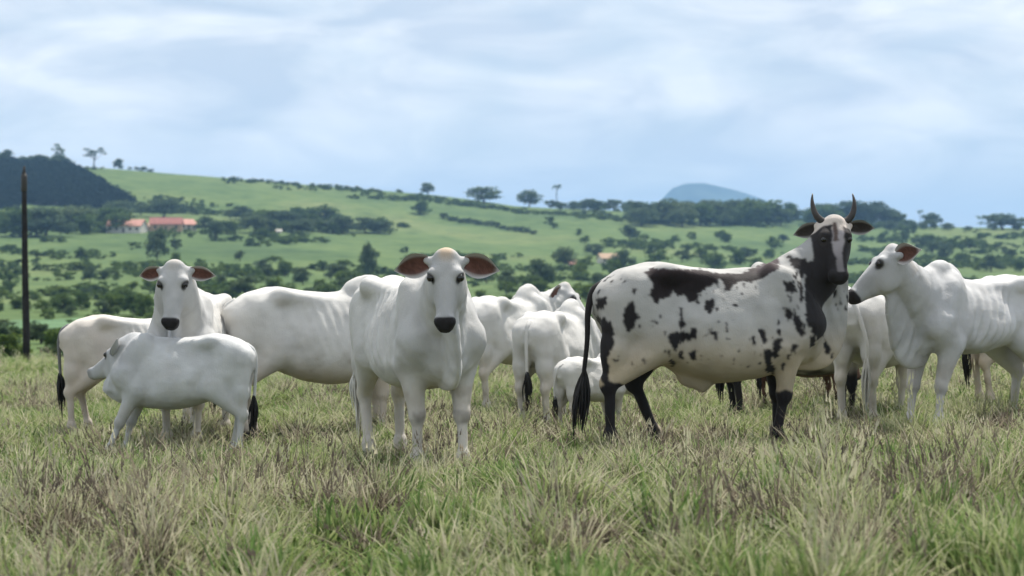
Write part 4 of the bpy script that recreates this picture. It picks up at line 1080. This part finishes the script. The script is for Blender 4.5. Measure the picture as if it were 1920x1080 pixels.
# tussocks: mounds of tufts leaning outwards from a common middle
for d0, d1, dens in ((7.5, 13, 7.5), (13, 20, 6.0), (20, 32, 3.0)):
    n = int(dens * .47 * (d1 ** 2 - d0 ** 2))
    cy = np.sqrt(rs.random(n) * (d1 ** 2 - d0 ** 2) + d0 ** 2); cx = (rs.random(n) * 2 - 1) * .47 * cy
    Pc = np.stack([cx, cy, cx * 0], 1)
    rad = rs.uniform(.09, .24, n); hc = rs.uniform(.6, 1.7, n) * (1 + .35 * fbm(Pc, .7, 81, 2)) * cap(cy)
    tc_ = np.clip(.29 + .52 * fbm(Pc, .8, 83, 2) + .27 * rs.normal(size=n), 0, 1); tc_ = np.where(rs.random(n) < .10, rs.uniform(.86, 1.0, n), tc_); tc_ = np.where(rs.random(n) < .07, rs.uniform(.05, .16, n), tc_); kc = rs.integers(0, 7, n)
    m = np.clip((rad * 75).astype(int), 6, 18); ix = np.repeat(np.arange(n), m); k = len(ix)
    rr = np.sqrt(rs.random(k)) * rad[ix]; aa = rs.random(k) * 6.283
    x = cx[ix] + rr * np.cos(aa); y = cy[ix] + rr * np.sin(aa); q = rr / rad[ix]
    h_ = np.minimum(hc[ix] * (1.15 - .55 * q ** 2) * rs.uniform(.75, 1.2, k), np.interp(y, [9, 12, 13.5, 16.5, 20], [2.8, 2.5, 1.9, 1.4, 1.7]))
    t_ = np.clip(tc_[ix] + .09 * rs.normal(size=k) , 0, 1)
    pk = np.where(tc_[ix] < .17, np.where(rs.random(k) < .6, 5, kc[ix] % 3), np.where(tc_[ix] > .6, np.where(rs.random(k) < .5, 6, 4), kc[ix] % 5))
    tl = .55 * q
    rt = np.stack([-np.sin(aa) * tl + rs.normal(size=k) * .1, np.cos(aa) * tl + rs.normal(size=k) * .1, rs.random(k) * 6.283], 1)
    A_.append((x, y, t_, np.stack([.75 + .4 * rs.random(k)] * 2 + [h_], 1), pk, rt))
gx, gy, tint, sz, pick, rot = (np.concatenate([a[i] for a in A_]) for i in range(6))
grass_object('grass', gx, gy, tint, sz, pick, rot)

# low scrub covering parts of the far slopes
def scrub():
    col2 = bpy.data.collections.new('scrub_bushes')
    for v in range(4):
        o = bpy.data.objects.new('scrub_%d' % v, crown_mesh('scrub', (LEAF_MID, LEAF_LIGHT, LEAF_LIGHT, LEAF_MID)[v], 900 + v, 9, 15, (.0, .5), .13)); col2.objects.link(o)
    g = GN.copy(); g.name = 'scatter_scrub'
    for nd in g.nodes:
        if nd.bl_idname == 'GeometryNodeCollectionInfo': nd.inputs['Collection'].default_value = col2
    n = 26000; d = np.sqrt(rs.random(n) * (1380. ** 2 - 120 ** 2) + 120 ** 2); x = (rs.random(n) * 2 - 1) * .33 * d
    P = np.stack([x, d, x * 0], 1); px = 960 + F * x / d
    mask = .55 * fbm(P, .012, 91, 3) + .35 * fbm(P, .045, 92, 2)
    base = np.interp(d, [120, 300, 480, 620, 760, 1000, 1380], [.16, .16, .17, .20, .21, .21, .19]) - .06 * sstep(1100, 1500, px)
    keep = (mask > base) & (rs.random(n) < .8)
    x, d, mask = x[keep], d[keep], mask[keep]; k = len(x)
    h_ = rs.uniform(.7, 2.2, k) * np.interp(d, [120, 400, 1400], [.6, 1.1, 1.5]); w_ = h_ * rs.uniform(1.4, 2.8, k)
    me = bpy.data.meshes.new('scrub'); me.vertices.add(k); me.vertices.foreach_set('co', np.stack([x, d, terrain(x, d) - .1], 1).astype(np.float32).ravel())
    for nm, da in (('rot', np.stack([x * 0, x * 0, rs.random(k) * 6.28], 1)), ('size', np.stack([w_, w_, h_], 1))):
        a = me.attributes.new(nm, 'FLOAT_VECTOR', 'POINT'); a.data.foreach_set('vector', np.asarray(da, np.float32).ravel())
    a = me.attributes.new('pick', 'INT', 'POINT'); a.data.foreach_set('value', rs.integers(0, 4, k).astype(np.int32))
    o = link('undergrowth', me); md = o.modifiers.new('scatter', 'NODES'); md.node_group = g; tag(o, kind='stuff')
    # dense dark wood on the upper left hillside
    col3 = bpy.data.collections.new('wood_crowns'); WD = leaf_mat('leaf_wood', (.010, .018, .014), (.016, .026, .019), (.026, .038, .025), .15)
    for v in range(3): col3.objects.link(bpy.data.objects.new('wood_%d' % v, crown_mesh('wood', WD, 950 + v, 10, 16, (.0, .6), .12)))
    g3 = GN.copy(); g3.name = 'scatter_wood'
    for nd in g3.nodes:
        if nd.bl_idname == 'GeometryNodeCollectionInfo': nd.inputs['Collection'].default_value = col3
    pv_ = np.zeros(len(pf.data.vertices) * 3, np.float32); pf.data.vertices.foreach_get('co', pv_)
    pl = np.array([p.center[:2] for p in pf.data.polygons]); wx = np.abs(np.diff(np.unique(np.round(pv_.reshape(-1, 3)[:, 0], 3))))[0]; wy = np.abs(np.diff(np.unique(np.round(pv_.reshape(-1, 3)[:, 1], 3))))[0]
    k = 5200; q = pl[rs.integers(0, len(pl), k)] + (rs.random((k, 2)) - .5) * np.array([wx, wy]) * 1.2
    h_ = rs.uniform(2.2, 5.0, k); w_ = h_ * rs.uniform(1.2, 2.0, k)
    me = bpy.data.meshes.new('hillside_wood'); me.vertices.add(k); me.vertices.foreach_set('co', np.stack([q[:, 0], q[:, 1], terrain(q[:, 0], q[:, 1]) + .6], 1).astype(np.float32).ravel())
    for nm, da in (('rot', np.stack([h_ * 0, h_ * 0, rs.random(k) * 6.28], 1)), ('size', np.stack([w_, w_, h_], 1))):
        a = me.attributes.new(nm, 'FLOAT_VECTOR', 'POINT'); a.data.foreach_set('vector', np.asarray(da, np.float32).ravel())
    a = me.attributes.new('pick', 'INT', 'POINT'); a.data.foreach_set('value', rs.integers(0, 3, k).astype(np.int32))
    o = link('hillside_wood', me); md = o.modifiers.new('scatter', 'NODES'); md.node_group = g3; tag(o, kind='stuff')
scrub()

# denser brown tussocks and green weeds that stand out
def clump(name, px, py, wpx, label, cat, t0, n, picks, hmul, group=None):
    # foot on near ground
    d = np.geomspace(8, 40, 400); zz = terrain((px - 960) / F * d, d); yy = HOR - (zz - CAM_H) / d * F; k = np.nonzero(yy <= py)[0][0]
    d0 = d[k]; x0 = (px - 960) / F * d0; rad = wpx / 2 * d0 / F
    r_ = np.sqrt(rs.random(n)) * rad; a_ = rs.random(n) * 6.283
    V, Fc, Cc = [], [], []
    X, Y = x0 + r_ * np.cos(a_), d0 + r_ * np.sin(a_) ; Zt = terrain(X, Y)
    bm_v, bm_f, bm_c = [], [], []
    for i in range(n):
        o = protos.objects[picks[i % len(picks)]].data
        co = np.zeros(len(o.vertices) * 3, np.float32); o.vertices.foreach_get('co', co); co = co.reshape(-1, 3)
        cc = np.zeros(len(o.vertices) * 4, np.float32); o.color_attributes['coat'].data.foreach_get('color', cc); cc = cc.reshape(-1, 4)[:, :3].copy()
        ph = rs.random() * 6.28; c, s_ = math.cos(ph), math.sin(ph); h_ = hmul * (.8 + .4 * rs.random()) * (1.15 - .5 * (r_[i] / rad) ** 2)
        q = np.stack([(c * co[:, 0] - s_ * co[:, 1]) + X[i] - x0, (s_ * co[:, 0] + c * co[:, 1]) + Y[i] - d0, co[:, 2] * h_ + Zt[i] - gz(x0, d0)], 1)
        base = sum(len(v) for v in bm_v); cc[:, 1] = np.clip(cc[:, 1] * .4 + t0 - .2 + .11, 0, 1); bm_v.append(q); bm_c.append(cc)
        bm_f += [tuple(v + base for v in p.vertices) for p in o.polygons]
    o = link(name, mesh(name, np.concatenate(bm_v), bm_f, CLUMP, False, np.concatenate(bm_c)))
    o.location = (x0, d0, gz(x0, d0)); tag(o, label, cat, group)
    if name == 'grass_tussock': o['kind'] = 'stuff'
CLUMP = GRASS.copy(); CLUMP.name = 'clump_blades'
for nd in list(CLUMP.node_tree.nodes):
    if nd.bl_idname == 'ShaderNodeMath' and nd.operation == 'MULTIPLY_ADD':
        nd.inputs[1].default_value = 1.0
        for lk in list(CLUMP.node_tree.links):
            if lk.to_socket == nd.inputs[2]: CLUMP.node_tree.links.remove(lk)
        nd.inputs[2].default_value = .17
clump('grass_tussock', 120, 955, 190, 'grey-brown dry tussock at the lower left of the pasture', 'tussock', .80, 34, ['tuft_g', 'tuft_e'], 1.15)
clump('grass_tussock', 905, 975, 160, 'grey-brown dry tussock below the big-eared cow feet', 'tussock', .84, 26, ['tuft_g', 'tuft_e'], 1.05)
clump('grass_tussock', 1320, 975, 130, 'tall grey-brown tussock below the spotted bull', 'tussock', .78, 22, ['tuft_g', 'tuft_d'], 1.25)
clump('grass_tussock', 1890, 1005, 190, 'dark brown dry tussock at the lower right of the pasture', 'tussock', .90, 34, ['tuft_g', 'tuft_e'], 1.2)
clump('grass_tussock', 570, 905, 190, 'tall yellow-green tussock between the pale calf and the big-eared cow', 'tussock', .30, 44, ['tuft_e', 'tuft_d', 'tuft_b'], 2.0)
clump('grass_tussock', 1735, 835, 150, 'tall olive tussock before the legs of the hump-backed cow', 'tussock', .34, 34, ['tuft_e', 'tuft_d'], 2.0)
clump('grass_tussock', 1860, 800, 150, 'tall yellow tussock at the right picture edge under the hump-backed cow', 'tussock', .42, 30, ['tuft_e', 'tuft_d'], 2.1)
clump('grass_tussock', 800, 905, 110, 'low grey dry tussock right between the front feet of the big-eared cow', 'tussock', .62, 9, ['tuft_g', 'tuft_c'], .8)
clump('grass_tussock', 330, 860, 200, 'wide pale tussock in front of the pale calf legs', 'tussock', .5, 30, ['tuft_e', 'tuft_d'], 1.7)
clump('grass_tussock', 1545, 900, 150, 'pale straw tussock below the bull chest', 'tussock', .55, 14, ['tuft_g', 'tuft_e'], 1.0)
clump('grass_tussock', 230, 880, 90, 'dark green tussock below the pale calf feet', 'tussock', .12, 9, ['tuft_a', 'tuft_e'], 1.1)
clump('weed_plant', 925, 800, 80, 'leafy bright green weed between the big-eared cow and the smallest calf', 'weed', .10, 14, ['tuft_f', 'tuft_a'], 2.0)
clump('weed_plant', 545, 1050, 70, 'yellow-green leafy weed at the bottom edge left of centre', 'weed', .22, 8, ['tuft_f'], 1.3)
clump('weed_plant', 745, 1085, 110, 'fresh green grass clump at the bottom edge below the big-eared cow', 'weed', .04, 12, ['tuft_a', 'tuft_f'], 1.1)
clump('weed_plant', 990, 1080, 110, 'fresh green grass clump at the bottom edge right of centre', 'weed', .06, 11, ['tuft_a', 'tuft_f'], 1.0)

# ------------------------------------------------------------------ the air between here and the hills
def haze():
    lo, hi = (-11600, -11600, -60), (11600, 11600, 520)
    V = [(x, y, z) for x in (lo[0], hi[0]) for y in (lo[1], hi[1]) for z in (lo[2], hi[2])]
    m = bpy.data.materials.new('haze_air'); m.use_nodes = True; t = m.node_tree; t.nodes.clear()
    o = t.nodes.new('ShaderNodeOutputMaterial'); v = t.nodes.new('ShaderNodeVolumePrincipled')
    v.inputs['Color'].default_value = (.34, .63, 1., 1); v.inputs['Density'].default_value = 1.35e-4; v.inputs['Anisotropy'].default_value = .0
    t.links.new(v.outputs[0], o.inputs['Volume'])
    b = link('haze', mesh('haze', V, [(0, 1, 3, 2), (4, 6, 7, 5), (0, 4, 5, 1), (2, 3, 7, 6), (0, 2, 6, 4), (1, 5, 7, 3)], m, False)); tag(b, kind='stuff')
haze()
